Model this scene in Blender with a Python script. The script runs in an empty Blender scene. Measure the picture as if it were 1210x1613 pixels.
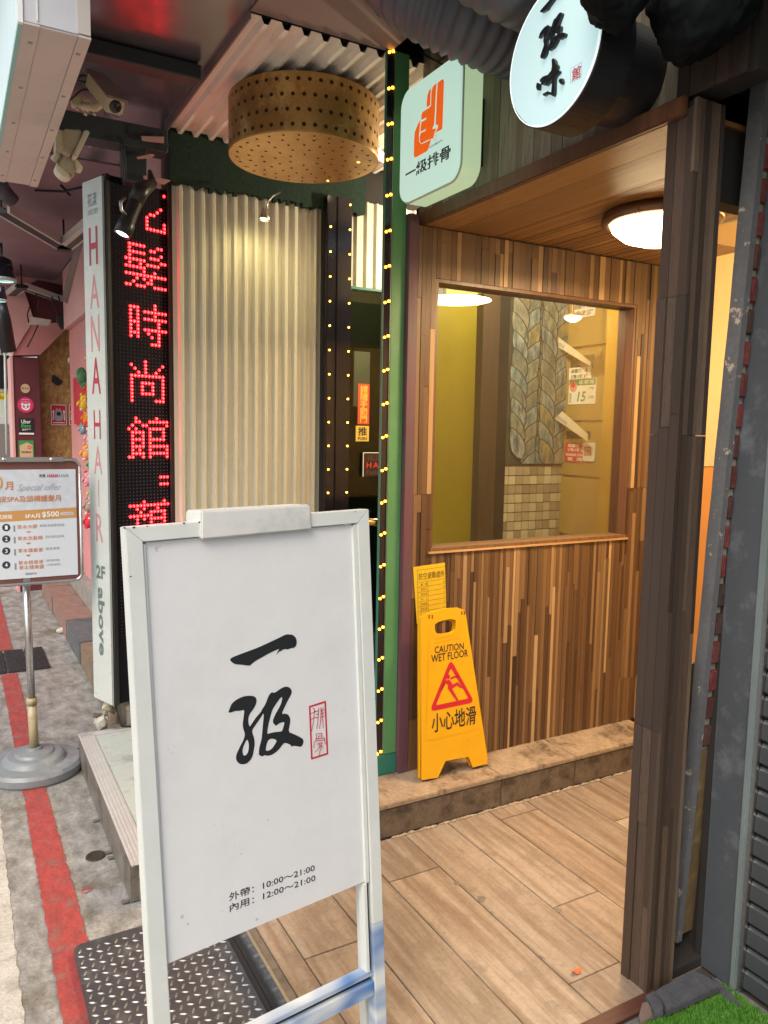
import bpy, bmesh, math, random
from mathutils import Vector, Matrix, noise as mnoise
random.seed(7)
S = bpy.context.scene
COL = S.collection
R = math.radians

# ------------------------------------------------------------------ camera
YAW, PITCH, ROLL, FPX = R(29.33), R(6.08), R(1.02), 1210.0
CX, CY = 605.0, 806.5
CAM = Vector((0, 0, 1.5))
def _rot():
    c, s = math.cos(YAW), math.sin(YAW); Rz = Matrix(((c, -s, 0), (s, c, 0), (0, 0, 1)))
    B = Matrix(((1, 0, 0), (0, 0, -1), (0, 1, 0)))
    c, s = math.cos(PITCH), math.sin(PITCH); Rx = Matrix(((1, 0, 0), (0, c, -s), (0, s, c)))
    c, s = math.cos(ROLL), math.sin(ROLL); Rr = Matrix(((c, -s, 0), (s, c, 0), (0, 0, 1)))
    return Rr @ Rx @ B @ Rz
MW = _rot()
def ray(x, y): return MW.transposed() @ Vector((x - CX, y - CY, FPX))
def at(x, y, axis, val):
    """point of the place seen at pixel (x, y) of the photo on the plane axis = val"""
    d = ray(x, y); i = 'XYZ'.index(axis)
    return CAM + d * ((val - CAM[i]) / d[i])
cam_d = bpy.data.cameras.new('camera'); cam = bpy.data.objects.new('camera', cam_d); COL.objects.link(cam)
Mt = MW.transposed()
cam.matrix_world = Matrix.Translation(CAM) @ Matrix(((Mt[0][0], -Mt[0][1], -Mt[0][2]), (Mt[1][0], -Mt[1][1], -Mt[1][2]), (Mt[2][0], -Mt[2][1], -Mt[2][2]))).to_4x4()
cam_d.sensor_fit = 'VERTICAL'; cam_d.sensor_height = 24; cam_d.lens = 24 * FPX / 1613
cam_d.clip_start = 0.02; cam_d.clip_end = 300
S.camera = cam
# ------------------------------------------------------------------ light
W = bpy.data.worlds.new('World'); S.world = W; W.use_nodes = True
nt = W.node_tree; bg = nt.nodes['Background']
sky = nt.nodes.new('ShaderNodeTexSky'); sky.sky_type = 'NISHITA'; sky.sun_disc = False
sky.sun_elevation = R(50); sky.sun_rotation = R(235); sky.air_density = 1.6; sky.dust_density = 4.5; sky.ozone_density = 1.0
hs = nt.nodes.new('ShaderNodeHueSaturation'); hs.inputs['Saturation'].default_value = 1.0
nt.links.new(sky.outputs[0], hs.inputs['Color']); nt.links.new(hs.outputs[0], bg.inputs[0]); bg.inputs[1].default_value = 0.15
sd = bpy.data.lights.new('sun', 'SUN'); sd.energy = 1.1; sd.angle = R(25); sd.color = (1, .97, .93)
so = bpy.data.objects.new('sun', sd); COL.objects.link(so)
sdir = Vector((math.sin(R(235)) * math.cos(R(50)), math.cos(R(235)) * math.cos(R(50)), math.sin(R(50))))
so.rotation_euler = sdir.to_track_quat('Z', 'Y').to_euler(); so.location = (-3, -3, 6)
S.view_settings.view_transform = 'Standard'; S.view_settings.look = 'None'; S.view_settings.exposure = 0.54; S.view_settings.gamma = 1
S.view_settings.use_curve_mapping = False
S.render.engine = 'CYCLES'
S.cycles.max_bounces = 10; S.cycles.diffuse_bounces = 5; S.cycles.sample_clamp_indirect = 6; S.cycles.use_denoising = True

# ------------------------------------------------------------------ materials
MATS = {}
def mat(name, c1, c2=None, sc=(8, 8, 8), rough=.6, metal=0., bump=0., rnd=None, det=5, emit=None, es=1., contrast=1., c3=None, s3=2., spec=.5, coat=0., grain=None, sharp=None):
    """principled material: two noise-mixed colours, an optional third tint in large stains (c3), optional colour by object (rnd = ramp list)"""
    if name in MATS: return MATS[name]
    m = bpy.data.materials.new(name); m.use_nodes = True; t = m.node_tree; N = t.nodes; L = t.links
    b = N['Principled BSDF']; b.inputs['Roughness'].default_value = rough; b.inputs['Metallic'].default_value = metal
    b.inputs['Specular IOR Level'].default_value = spec; b.inputs['Coat Weight'].default_value = coat; b.inputs['Coat Roughness'].default_value = .12
    tc = N.new('ShaderNodeTexCoord'); mp = N.new('ShaderNodeMapping'); mp.inputs['Scale'].default_value = sc
    L.new(tc.outputs['Object'], mp.inputs[0])
    nz = N.new('ShaderNodeTexNoise'); nz.inputs['Scale'].default_value = 1; nz.inputs['Detail'].default_value = det; nz.inputs['Roughness'].default_value = .62
    if rnd:
        oi = N.new('ShaderNodeObjectInfo'); cmb = N.new('ShaderNodeVectorMath'); cmb.operation = 'ADD'
        mul = N.new('ShaderNodeMath'); mul.operation = 'MULTIPLY'; mul.inputs[1].default_value = 40
        L.new(oi.outputs['Random'], mul.inputs[0]); L.new(mp.outputs[0], cmb.inputs[0]); L.new(mul.outputs[0], cmb.inputs[1]); L.new(cmb.outputs[0], nz.inputs[0])
    else: L.new(mp.outputs[0], nz.inputs[0])
    mr = N.new('ShaderNodeMapRange'); mr.inputs[1].default_value = .5 - .22 / contrast; mr.inputs[2].default_value = .5 + .22 / contrast
    L.new(nz.outputs[0], mr.inputs[0])
    mx = N.new('ShaderNodeMix'); mx.data_type = 'RGBA'
    if rnd:
        cr = N.new('ShaderNodeValToRGB'); e = cr.color_ramp.elements
        for i, c in enumerate(rnd):
            p = i / (len(rnd) - 1)
            if i == 0: e[0].position = 0; e[0].color = (*c, 1)
            elif i == len(rnd) - 1: e[-1].position = 1; e[-1].color = (*c, 1)
            else: q = e.new(p); q.color = (*c, 1)
        cr.color_ramp.interpolation = 'LINEAR'
        L.new(oi.outputs['Random'], cr.inputs[0]); L.new(cr.outputs[0], mx.inputs['A'])
        dk = N.new('ShaderNodeMix'); dk.data_type = 'RGBA'; dk.blend_type = 'MULTIPLY'; dk.inputs['Factor'].default_value = 1
        L.new(cr.outputs[0], dk.inputs['A']); dk.inputs['B'].default_value = (*(c2 or (.6, .55, .5)), 1); L.new(dk.outputs['Result'], mx.inputs['B'])
    else:
        mx.inputs['A'].default_value = (*c1, 1); mx.inputs['B'].default_value = (*(c2 or c1), 1)
    L.new(mr.outputs[0], mx.inputs['Factor']); out = mx.outputs['Result']
    if c3:
        n2 = N.new('ShaderNodeTexNoise'); n2.inputs['Scale'].default_value = s3; n2.inputs['Detail'].default_value = 6; n2.inputs['Roughness'].default_value = .7
        L.new(tc.outputs['Object'], n2.inputs[0]); r2 = N.new('ShaderNodeMapRange'); r2.inputs[1].default_value = (sharp or .52); r2.inputs[2].default_value = (sharp + .025 if sharp else .66)
        L.new(n2.outputs[0], r2.inputs[0]); m2 = N.new('ShaderNodeMix'); m2.data_type = 'RGBA'; L.new(r2.outputs[0], m2.inputs['Factor'])
        L.new(out, m2.inputs['A']); m2.inputs['B'].default_value = (*c3, 1); out = m2.outputs['Result']
    if grain:
        n3 = N.new('ShaderNodeTexNoise'); n3.inputs['Scale'].default_value = grain[0]; n3.inputs['Detail'].default_value = 8; n3.inputs['Roughness'].default_value = .8
        L.new(tc.outputs['Object'], n3.inputs[0]); r3 = N.new('ShaderNodeMapRange'); r3.inputs[1].default_value = .3; r3.inputs[2].default_value = .7; r3.inputs[3].default_value = 1 - grain[1]; r3.inputs[4].default_value = 1 + grain[1]
        L.new(n3.outputs[0], r3.inputs[0]); m3 = N.new('ShaderNodeMix'); m3.data_type = 'RGBA'; m3.blend_type = 'MULTIPLY'; m3.inputs['Factor'].default_value = 1
        L.new(out, m3.inputs['A']); L.new(r3.outputs[0], m3.inputs['B']); out = m3.outputs['Result']
    L.new(out, b.inputs['Base Color'])
    if bump:
        bp = N.new('ShaderNodeBump'); bp.inputs['Strength'].default_value = bump; bp.inputs['Distance'].default_value = .004
        L.new(nz.outputs[0], bp.inputs['Height']); L.new(bp.outputs[0], b.inputs['Normal'])
        rr = N.new('ShaderNodeMapRange'); rr.inputs[3].default_value = max(0, rough - .12); rr.inputs[4].default_value = min(1, rough + .15)
        L.new(nz.outputs[0], rr.inputs[0]); L.new(rr.outputs[0], b.inputs['Roughness'])
    if emit:
        b.inputs['Emission Color'].default_value = (*emit, 1); b.inputs['Emission Strength'].default_value = es
    MATS[name] = m; return m
def glass(name, tint=(1, 1, 1), rough=0., refl=.12):
    if name in MATS: return MATS[name]
    m = bpy.data.materials.new(name); m.use_nodes = True; t = m.node_tree; N = t.nodes; L = t.links; N.remove(N['Principled BSDF'])
    o = N['Material Output']; tr = N.new('ShaderNodeBsdfTransparent'); tr.inputs[0].default_value = (*tint, 1)
    gl = N.new('ShaderNodeBsdfGlossy'); gl.inputs['Roughness'].default_value = rough
    fr = N.new('ShaderNodeFresnel'); fr.inputs[0].default_value = 1.45
    ad = N.new('ShaderNodeMath'); ad.operation = 'MULTIPLY'; ad.inputs[1].default_value = refl; ad.use_clamp = True
    mx = N.new('ShaderNodeMixShader'); L.new(fr.outputs[0], ad.inputs[0]); L.new(ad.outputs[0], mx.inputs[0]); L.new(tr.outputs[0], mx.inputs[1]); L.new(gl.outputs[0], mx.inputs[2]); L.new(mx.outputs[0], o.inputs[0])
    MATS[name] = m; return m

# ------------------------------------------------------------------ builders
WL = {}
def tag(o, label=None, cat=None, group=None, kind=None):
    if label: o['label'] = label
    if cat: o['category'] = cat
    if group: o['group'] = group
    if kind: o['kind'] = kind
    return o
def thing(name, label, cat, loc, group=None):
    o = bpy.data.objects.new(name, None); COL.objects.link(o); o.empty_display_size = .05
    o.location = Vector(loc); WL[o.name] = Vector(loc); return tag(o, label, cat, group)
def obj(name, bm, m, parent=None, kind=None, smooth=False):
    me = bpy.data.meshes.new(name); bm.normal_update(); bm.to_mesh(me); bm.free()
    return meshobj(name, me, m, parent, kind, smooth)
def meshobj(name, me, m, parent=None, kind=None, smooth=False):
    o = bpy.data.objects.new(name, me); COL.objects.link(o)
    if len(me.vertices):
        co = [v.co for v in me.vertices]
        lo = [min(c[i] for c in co) for i in range(3)]; hi = [max(c[i] for c in co) for i in range(3)]
        org = Vector(((lo[0] + hi[0]) / 2, (lo[1] + hi[1]) / 2, lo[2]))
    else: org = Vector()
    me.transform(Matrix.Translation(-org))
    if not me.materials:
        for q in (m if isinstance(m, (list, tuple)) else [m]): me.materials.append(q)
    if smooth:
        for p in me.polygons: p.use_smooth = True
    WL[o.name] = org
    if parent: o.parent = parent; o.location = org - WL[parent.name]
    else: o.location = org
    if kind: o['kind'] = kind
    return o
class Fr:
    def __init__(s, o, u, v, k=1.): s.k = k; s.o = Vector(o); s.u = Vector(u).normalized(); s.v = Vector(v).normalized(); s.n = s.u.cross(s.v).normalized()
    def p(s, a, b, c=0.): return s.o + (s.u * a + s.v * b + s.n * c) * s.k
    def px(s, x, y):
        d = ray(x, y); t = (s.o - CAM).dot(s.n) / d.dot(s.n); q = CAM + d * t - s.o; return (q.dot(s.u) / s.k, q.dot(s.v) / s.k)
    def mtx(s):
        k = s.k; return Matrix(((s.u.x * k, s.v.x * k, s.n.x * k, s.o.x), (s.u.y * k, s.v.y * k, s.n.y * k, s.o.y), (s.u.z * k, s.v.z * k, s.n.z * k, s.o.z), (0, 0, 0, 1)))
WF = Fr((0, 0, 0), (1, 0, 0), (0, 1, 0))
def YP(y): return Fr((0, y, 0), (1, 0, 0), (0, 0, 1))     # plane facing the street corner (normal -Y): a = x, b = z
def XP(x): return Fr((x, 0, 0), (0, -1, 0), (0, 0, 1))    # plane facing the street (normal -X): a = -y, b = z
def hexa(bm, P):
    v = [bm.verts.new(p) for p in P]
    for f in ((0, 3, 2, 1), (4, 5, 6, 7), (0, 1, 5, 4), (1, 2, 6, 5), (2, 3, 7, 6), (3, 0, 4, 7)): bm.faces.new([v[i] for i in f])
def add_box(bm, x0, x1, y0, y1, z0, z1, fr=WF):
    hexa(bm, [fr.p(x0, y0, z0), fr.p(x1, y0, z0), fr.p(x1, y1, z0), fr.p(x0, y1, z0), fr.p(x0, y0, z1), fr.p(x1, y0, z1), fr.p(x1, y1, z1), fr.p(x0, y1, z1)])
def bev(bm, w, seg=2):
    bmesh.ops.bevel(bm, geom=bm.edges[:], offset=w, segments=seg, affect='EDGES', clamp_overlap=True)
def box(name, x0, x1, y0, y1, z0, z1, m, parent=None, fr=WF, b=0., kind=None):
    bm = bmesh.new(); add_box(bm, x0, x1, y0, y1, z0, z1, fr)
    if b: bev(bm, b)
    return obj(name, bm, m, parent, kind)
def add_prism(bm, pts, c0, c1, fr):
    """outline (a, b) in frame fr extruded from c0 to c1 along its normal; pts counter-clockwise"""
    A = [bm.verts.new(fr.p(a, b, c0)) for a, b in pts]; B = [bm.verts.new(fr.p(a, b, c1)) for a, b in pts]; n = len(pts)
    bm.faces.new(A[::-1]); bm.faces.new(B)
    for i in range(n): bm.faces.new((A[i], A[(i + 1) % n], B[(i + 1) % n], B[i]))
def prism(name, pts, c0, c1, m, parent=None, fr=WF, b=0., kind=None, smooth=False):
    ar = sum(pts[i][0] * pts[(i + 1) % len(pts)][1] - pts[(i + 1) % len(pts)][0] * pts[i][1] for i in range(len(pts)))
    bm = bmesh.new(); add_prism(bm, pts if ar > 0 else pts[::-1], c0, c1, fr)
    if b: bev(bm, b)
    return obj(name, bm, m, parent, kind, smooth)
def add_tube(bm, pts, r, seg=10, cap=True):
    pts = [Vector(p) for p in pts]; rings = []; up = Vector((0, 0, 1))
    rr = r if isinstance(r, (list, tuple)) else [r] * len(pts)
    d0 = (pts[1] - pts[0]).normalized(); a = d0.cross(up if abs(d0.z) < .9 else Vector((1, 0, 0))).normalized()
    for i, p in enumerate(pts):
        d = (pts[min(i + 1, len(pts) - 1)] - pts[max(i - 1, 0)]).normalized()
        a = (a - d * a.dot(d)).normalized(); b = d.cross(a)
        rings.append([bm.verts.new(p + (a * math.cos(k * 2 * math.pi / seg) + b * math.sin(k * 2 * math.pi / seg)) * rr[i]) for k in range(seg)])
    for i in range(len(rings) - 1):
        for k in range(seg): bm.faces.new((rings[i][k], rings[i][(k + 1) % seg], rings[i + 1][(k + 1) % seg], rings[i + 1][k]))
    if cap: bm.faces.new(rings[0][::-1]); bm.faces.new(rings[-1])
def tube(name, pts, r, m, parent=None, seg=10, kind=None):
    bm = bmesh.new(); add_tube(bm, pts, r, seg); return obj(name, bm, m, parent, kind, True)
def add_lathe(bm, prof, c, axis=(0, 0, 1), seg=24):
    """profile [(radius, height)] turned round the axis through c"""
    ax = Vector(axis).normalized(); a = ax.cross(Vector((0, 0, 1)) if abs(ax.z) < .9 else Vector((1, 0, 0))).normalized(); b = ax.cross(a); c = Vector(c); rings = []
    for r, h in prof:
        if r < 1e-5: rings.append([bm.verts.new(c + ax * h)])
        else: rings.append([bm.verts.new(c + ax * h + (a * math.cos(k * 2 * math.pi / seg) + b * math.sin(k * 2 * math.pi / seg)) * r) for k in range(seg)])
    for i in range(len(rings) - 1):
        p, q = rings[i], rings[i + 1]
        for k in range(seg):
            if len(p) == 1 and len(q) > 1: bm.faces.new((p[0], q[(k + 1) % seg], q[k]))
            elif len(q) == 1 and len(p) > 1: bm.faces.new((p[k], p[(k + 1) % seg], q[0]))
            elif len(p) > 1: bm.faces.new((p[k], p[(k + 1) % seg], q[(k + 1) % seg], q[k]))
def lathe(name, prof, c, m, parent=None, axis=(0, 0, 1), seg=24, kind=None, smooth=True):
    bm = bmesh.new(); add_lathe(bm, prof, c, axis, seg); bmesh.ops.recalc_face_normals(bm, faces=bm.faces); return obj(name, bm, m, parent, kind, smooth)
def ell(name, c, r, m, parent=None, rot=None, seg=14):
    bm = bmesh.new(); bmesh.ops.create_uvsphere(bm, u_segments=seg, v_segments=seg // 2 + 2, radius=1)
    M_ = Matrix.Translation(Vector(c)) @ (rot.to_matrix().to_4x4() if rot else Matrix()) @ Matrix.Diagonal((*(r if isinstance(r, (tuple, list)) else (r, r, r)), 1))
    bmesh.ops.transform(bm, matrix=M_, verts=bm.verts); return obj(name, bm, m, parent, None, True)
def curvemesh(cu):
    o = bpy.data.objects.new('tmp', cu); COL.objects.link(o); dg = bpy.context.evaluated_depsgraph_get(); dg.update()
    me = bpy.data.meshes.new_from_object(o.evaluated_get(dg)); bpy.data.objects.remove(o); bpy.data.curves.remove(cu); return me
def text(name, s, fr, a0, b0, a1, b1, m, parent=None, h=.0006, bold=0., lift=.0008, vertical=False, shear=0., fit='both', up=None, sp=1.):
    """real lettering filling the rectangle a0..a1, b0..b1 of the frame"""
    cu = bpy.data.curves.new('t', 'FONT'); cu.body = '\n'.join(s) if vertical else s; cu.size = 1; cu.extrude = 0; cu.offset = bold; cu.resolution_u = 2; cu.shear = shear
    cu.align_x = 'CENTER' if vertical else 'LEFT'; cu.space_line = .95; cu.space_character = sp
    me = curvemesh(cu)
    if not me.vertices: return None
    xs = [v.co.x for v in me.vertices]; ys = [v.co.y for v in me.vertices]
    sx = (a1 - a0) / (max(xs) - min(xs)); sy = (b1 - b0) / max(1e-4, max(ys) - min(ys))
    if fit == 'x': sy = sx
    if fit == 'y': sx = sy
    cx, cy_ = (max(xs) + min(xs)) / 2, (max(ys) + min(ys)) / 2
    L_ = Matrix.Translation(((a0 + a1) / 2, (b0 + b1) / 2, lift)) @ Matrix.Diagonal((sx, sy, 1, 1)) @ Matrix.Translation((-cx, -cy_, 0))
    me.transform(fr.mtx() @ L_); me.materials.clear()
    return meshobj(name, me, m, parent)
def shape(name, polys, fr, m, parent=None, lift=.0008, th=.0):
    """flat print or thin plate: 2D outlines (holes allowed) filled in the frame"""
    cu = bpy.data.curves.new('s', 'CURVE'); cu.dimensions = '2D'; cu.fill_mode = 'BOTH'; cu.extrude = th / 2
    for P in polys:
        sp = cu.splines.new('POLY'); sp.points.add(len(P) - 1); sp.use_cyclic_u = True
        for q, (a, b) in zip(sp.points, P): q.co = (a, b, 0, 1)
    me = curvemesh(cu); me.transform(fr.mtx() @ Matrix.Translation((0, 0, lift + th / 2))); me.materials.clear()
    return meshobj(name, me, m, parent)
def strokes(name, lines, w, fr, m, parent=None, lift=.001, closed=False):
    """brush-like ribbons of width w along polylines, raised a little above the frame plane"""
    bm = bmesh.new()
    for k_, ln in enumerate(lines):
        ln = [Vector(p) for p in ln]; n = len(ln)
        for i in range(n if closed else n - 1):
            a, b = ln[i], ln[(i + 1) % n]; d = (b - a)
            if d.length < 1e-6: continue
            d.normalize(); q = Vector((-d.y, d.x)) * w / 2; e = d * w * .3
            z = lift + (k_ * 7 + i % 7) * .00002
            P = [a - e - q, b + e - q, b + e + q, a - e + q]
            bm.faces.new([bm.verts.new(fr.p(p.x, p.y, z)) for p in P])
    return obj(name, bm, m, parent)
def rrect(a0, b0, a1, b1, r, n=6):
    P = []
    for cx, cy_, t in ((a1 - r, b1 - r, 0), (a0 + r, b1 - r, 90), (a0 + r, b0 + r, 180), (a1 - r, b0 + r, 270)):
        for k in range(n + 1): q = R(t + 90 * k / n); P.append((cx + r * math.cos(q), cy_ + r * math.sin(q)))
    return P
def circ(a, b, r, n=32, ry=None): return [(a + r * math.cos(2 * math.pi * k / n), b + (ry or r) * math.sin(2 * math.pi * k / n)) for k in range(n)]
def smoothp(P, it=2):
    for _ in range(it): P = [q for i in range(len(P)) for q in ((P[i][0] * .75 + P[(i + 1) % len(P)][0] * .25, P[i][1] * .75 + P[(i + 1) % len(P)][1] * .25), (P[i][0] * .25 + P[(i + 1) % len(P)][0] * .75, P[i][1] * .25 + P[(i + 1) % len(P)][1] * .75))]
    return P
def unit_cube(name, m, b=0.):
    bm = bmesh.new(); add_box(bm, -.5, .5, -.5, .5, -.5, .5)
    if b: bev(bm, b, 1)
    me = bpy.data.meshes.new(name); bm.to_mesh(me); bm.free(); me.materials.append(m); return me
def piece(name, me, c, size, parent):
    o = bpy.data.objects.new(name, me); COL.objects.link(o); o.parent = parent; o.location = Vector(c) - WL[parent.name]; o.scale = size; WL[o.name] = Vector(c); return o
def area(name, loc, energy, size, color, rot=(0, 0, 0)):
    l = bpy.data.lights.new(name, 'AREA'); l.energy = energy; l.size = size; l.color = color; l.shape = 'DISK'
    o = bpy.data.objects.new(name, l); COL.objects.link(o); o.location = loc; o.rotation_euler = rot; return o
def point(name, loc, energy, r, color):
    l = bpy.data.lights.new(name, 'POINT'); l.energy = energy; l.shadow_soft_size = r; l.color = color
    o = bpy.data.objects.new(name, l); COL.objects.link(o); o.location = loc; return o

# common materials
WOODS = [(.035, .018, .011), (.15, .08, .038), (.2, .115, .053), (.085, .044, .024), (.32, .2, .095), (.06, .03, .017), (.17, .09, .04), (.56, .38, .19), (.075, .039, .021), (.25, .145, .066), (.12, .063, .03), (.17, .09, .042)]
M_strip = mat('wood strips', WOODS[0], (.5, .42, .36), (70, 70, 3), .42, bump=.3, rnd=WOODS)
M_black = mat('black metal', (.012, .013, .015), (.02, .02, .024), (20, 20, 20), .38)
M_ink = mat('black print', (.012, .014, .017), rough=.5)
M_red = mat('red print', (.5, .012, .03), rough=.5)
M_white = mat('white print', (.8, .8, .78), rough=.5)
M_steel = mat('brushed steel', (.55, .55, .56), (.4, .4, .41), (3, 90, 90), .3, metal=1, bump=.1)
M_glass = glass('window glass', (.98, .98, .95), 0, .45)
M_dark = mat('dark void paint', (.01, .009, .008), (.02, .016, .014), (6, 6, 6), .8)
M_cable = mat('black cable', (.015, .015, .016), rough=.5)
M_cream = mat('cream plastic', (.5, .46, .33), (.4, .37, .27), (9, 9, 9), .45)

# ================================================================== GROUND
M_conc = mat('street concrete', (.33, .325, .31), (.14, .133, .12), (17, 9, 17), .62, bump=.6, c3=(.125, .105, .075), s3=3.4, det=12, contrast=1.25, grain=(95, .45))
bm = bmesh.new(); add_box(bm, -14, 9, -8, 30, -.3, 0); o = obj('street', bm, M_conc); tag(o, kind='structure')
M_redp = mat('red road paint', (.36, .052, .046), (.22, .04, .036), (30, 16, 30), .7, bump=.5, c3=(.2, .1, .085), s3=13, det=12, contrast=1.4, grain=(110, .35))
def strip_sheet(name, L, Rr_, z, m, kind='structure', n=220, jit=.0028):
    bm = bmesh.new(); va = []; vb = []
    def lerp(P, t):
        k = min(int(t * (len(P) - 1)), len(P) - 2); f = t * (len(P) - 1) - k; return P[k][0] * (1 - f) + P[k + 1][0] * f, P[k][1] * (1 - f) + P[k + 1][1] * f
    for i in range(n + 1):
        a = lerp(L, i / n); b = lerp(Rr_, i / n)
        va.append(bm.verts.new((a[0] + random.uniform(-jit, jit), a[1], z))); vb.append(bm.verts.new((b[0] + random.uniform(-jit, jit), b[1], z)))
    for i in range(n): bm.faces.new((va[i], va[i + 1], vb[i + 1], vb[i]))
    bmesh.ops.recalc_face_normals(bm, faces=bm.faces)
    for f in bm.faces:
        if f.normal.z < 0: f.normal_flip()
    o = obj(name, bm, m); o['kind'] = kind; return o
strip_sheet('red_kerb_line', [(.175, .5), (.19, 2.0), (.20, 3.3), (.205, 5.0)], [(.30, .5), (.295, 2.0), (.285, 3.3), (.29, 5.0)], .004, M_redp)
strip_sheet('red_kerb_line', [(.19, 5.55), (.21, 7), (.22, 9)], [(.30, 5.55), (.31, 7), (.32, 9)], .004, M_redp)
M_pale = mat('pale worn concrete', (.5, .48, .44), (.35, .33, .29), (9, 14, 9), .85, bump=.5, c3=(.25, .235, .21), s3=11, det=12, grain=(120, .4))
strip_sheet('road_edge', [(-.9, .5), (-.9, 12)], [(.1, .5), (.14, 12)], .002, M_pale, jit=.0035, n=600)
# expansion joint and surface marks
strip_sheet('ground_joint', [(-.6, 3.72), (.48, 3.66)], [(-.6, 3.745), (.48, 3.675)], .006, mat('joint tar', (.03, .028, .025), rough=.9), n=24)
gt = thing('drain_grate', 'grey chequered metal drain cover set across the red kerb line', 'drain cover', (.3, 5.25, 0))
M_grate = mat('grate steel', (.12, .12, .125), (.05, .05, .055), (40, 40, 40), .5, metal=.8, bump=.4)
for k in range(4):
    x0 = .0 + k * .12; box('plate', x0 + .004, x0 + .116, 5.02, 5.5, .003, .016, M_grate, gt, b=.003)
bm = bmesh.new()
for i in range(34):
    for j in range(34):
        x = .008 + i * .0138; y = 5.03 + j * .0138
        if (x % .12) < .01 or (x % .12) > .112: continue
        a = (i + j) % 2; add_box(bm, x - (.005 if a else .002), x + (.005 if a else .002), y - (.002 if a else .005), y + (.002 if a else .005), .0155, .0185)
obj('tread_bumps', bm, M_grate, gt, 'stuff')
lathe('drain_hole', [(0, .002), (.024, .002), (.027, .004), (.032, .004), (.034, 0)], (.385, 2.70, 0), mat('rusty hole', (.05, .035, .02), (.02, .015, .01), (60, 60, 60), .9), seg=20)
tag(bpy.data.objects['drain_hole'], 'small round dark hole in the concrete left of the metal step', 'drain hole')
bm = bmesh.new(); rb = [(.325 + .016 * math.cos(t * .4), 2.50 + .012 * math.sin(t * .4) + .002 * math.sin(t), .004) for t in range(16)] ; add_tube(bm, rb + [rb[0]], .0012, 5)
tag(obj('rubber_band', bm, M_red), 'thin red rubber band lying on the concrete beside the red line', 'rubber band')

# ---- plinth of the pink building
pl = thing('stone_plinth', 'long low stone plinth in tiles of mixed colours along the pink wall', 'plinth', (.9, 5.5, 0))
TL = lambda n, c, c2: mat(n, c, c2, (14, 14, 14), .6, bump=.3, c3=tuple(v * .55 for v in c), s3=6)
for y0, y1, m in ((5.62, 7.3, TL('plinth red', (.28, .17, .14), (.2, .12, .1))), (5.0, 5.61, TL('plinth slate', (.12, .13, .14), (.08, .09, .1))), (4.55, 4.99, TL('plinth brown', (.24, .17, .12), (.15, .11, .08))), (4.12, 4.54, TL('plinth umber', (.2, .15, .11), (.12, .09, .07)))):
    n = max(1, round((y1 - y0) / .42)); h = (y1 - y0) / n
    for k in range(n): box('tile', .645 + random.uniform(-.006, .006), .96, y0 + k * h + .004, y0 + (k + 1) * h - .004, .006, .15 + random.uniform(-.003, .003), m, pl, b=.004)
box('upper_step', .83, 1.0, 5.4, 7.25, .152, .30, TL('plinth grey', (.3, .28, .26), (.2, .19, .18)), pl, b=.005)
o = ell('grey_stone', at(100, 993, 'Z', .02), (.05, .03, .025), M_pale); tag(o, 'small grey stone lump lying at the foot of the tiled plinth', 'stone')

# ---- pink building
M_pink = mat('pink render', (.62, .25, .25), (.5, .2, .2), (3, 3, 3), .75, bump=.15, c3=(.5, .24, .22), s3=3)
M_pinkl = mat('pale pink render', (.68, .38, .38), (.6, .32, .31), (3, 3, 3), .75, bump=.15)
M_maroon = mat('maroon paint', (.13, .025, .035), (.1, .02, .03), (6, 6, 6), .55)
M_osb = mat('chipboard', (.5, .26, .09), (.27, .12, .035), (30, 30, 12), .65, bump=.3, c3=(.6, .36, .15), s3=22, det=4, contrast=1.4)
pk = thing('pink_building', 'pink rendered shop front with a maroon pillar and chipboard recess', 'building', (.9, 6, 0))
box('wall', .9, 1.1, 3.62, 7.12, .302, 2.3, M_pink, pk)
box('wall', .86, 1.1, 3.62, 7.12, 2.3, 2.78, M_pinkl, pk)
Y7 = YP(7.5)
a = Y7.px(20, 562); b = Y7.px(62, 562)
box('pillar', a[0], b[0], 7.5, 7.9, 0, b[1] - .01, M_maroon, pk, b=.004)
box('pillar_trim', a[0] - .02, a[0] - .001, 7.49, 7.9, 0, b[1] - .01, M_pinkl, pk)
box('chipboard', b[0] + .002, 1.12, 7.62, 7.7, .1, 2.6, M_osb, pk)
def ppoly(name, pts, d0, d1, m): prism(name, [Y7.px(*q) for q in pts], -d1, -d0, m, pk, Y7)
ppoly('lintel', [(20, 560), (63, 559), (100, 522), (119, 508), (81, 509), (51, 509)], -.02, .2, M_pink)
ppoly('gable_panel', [(7, 468), (36, 454), (45, 480), (51, 500), (51, 508), (20, 558), (16, 544), (5, 483)], -.04, .2, M_pinkl)
ppoly('recess_panel', [(36, 453), (60, 440), (119, 452), (119, 508), (51, 508)], .04, .2, M_maroon)
ppoly('fascia', [(-20, 430), (119, 430), (119, 452), (60, 441), (36, 454), (7, 468), (-20, 470)], .06, .2, M_pinkl)

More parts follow.
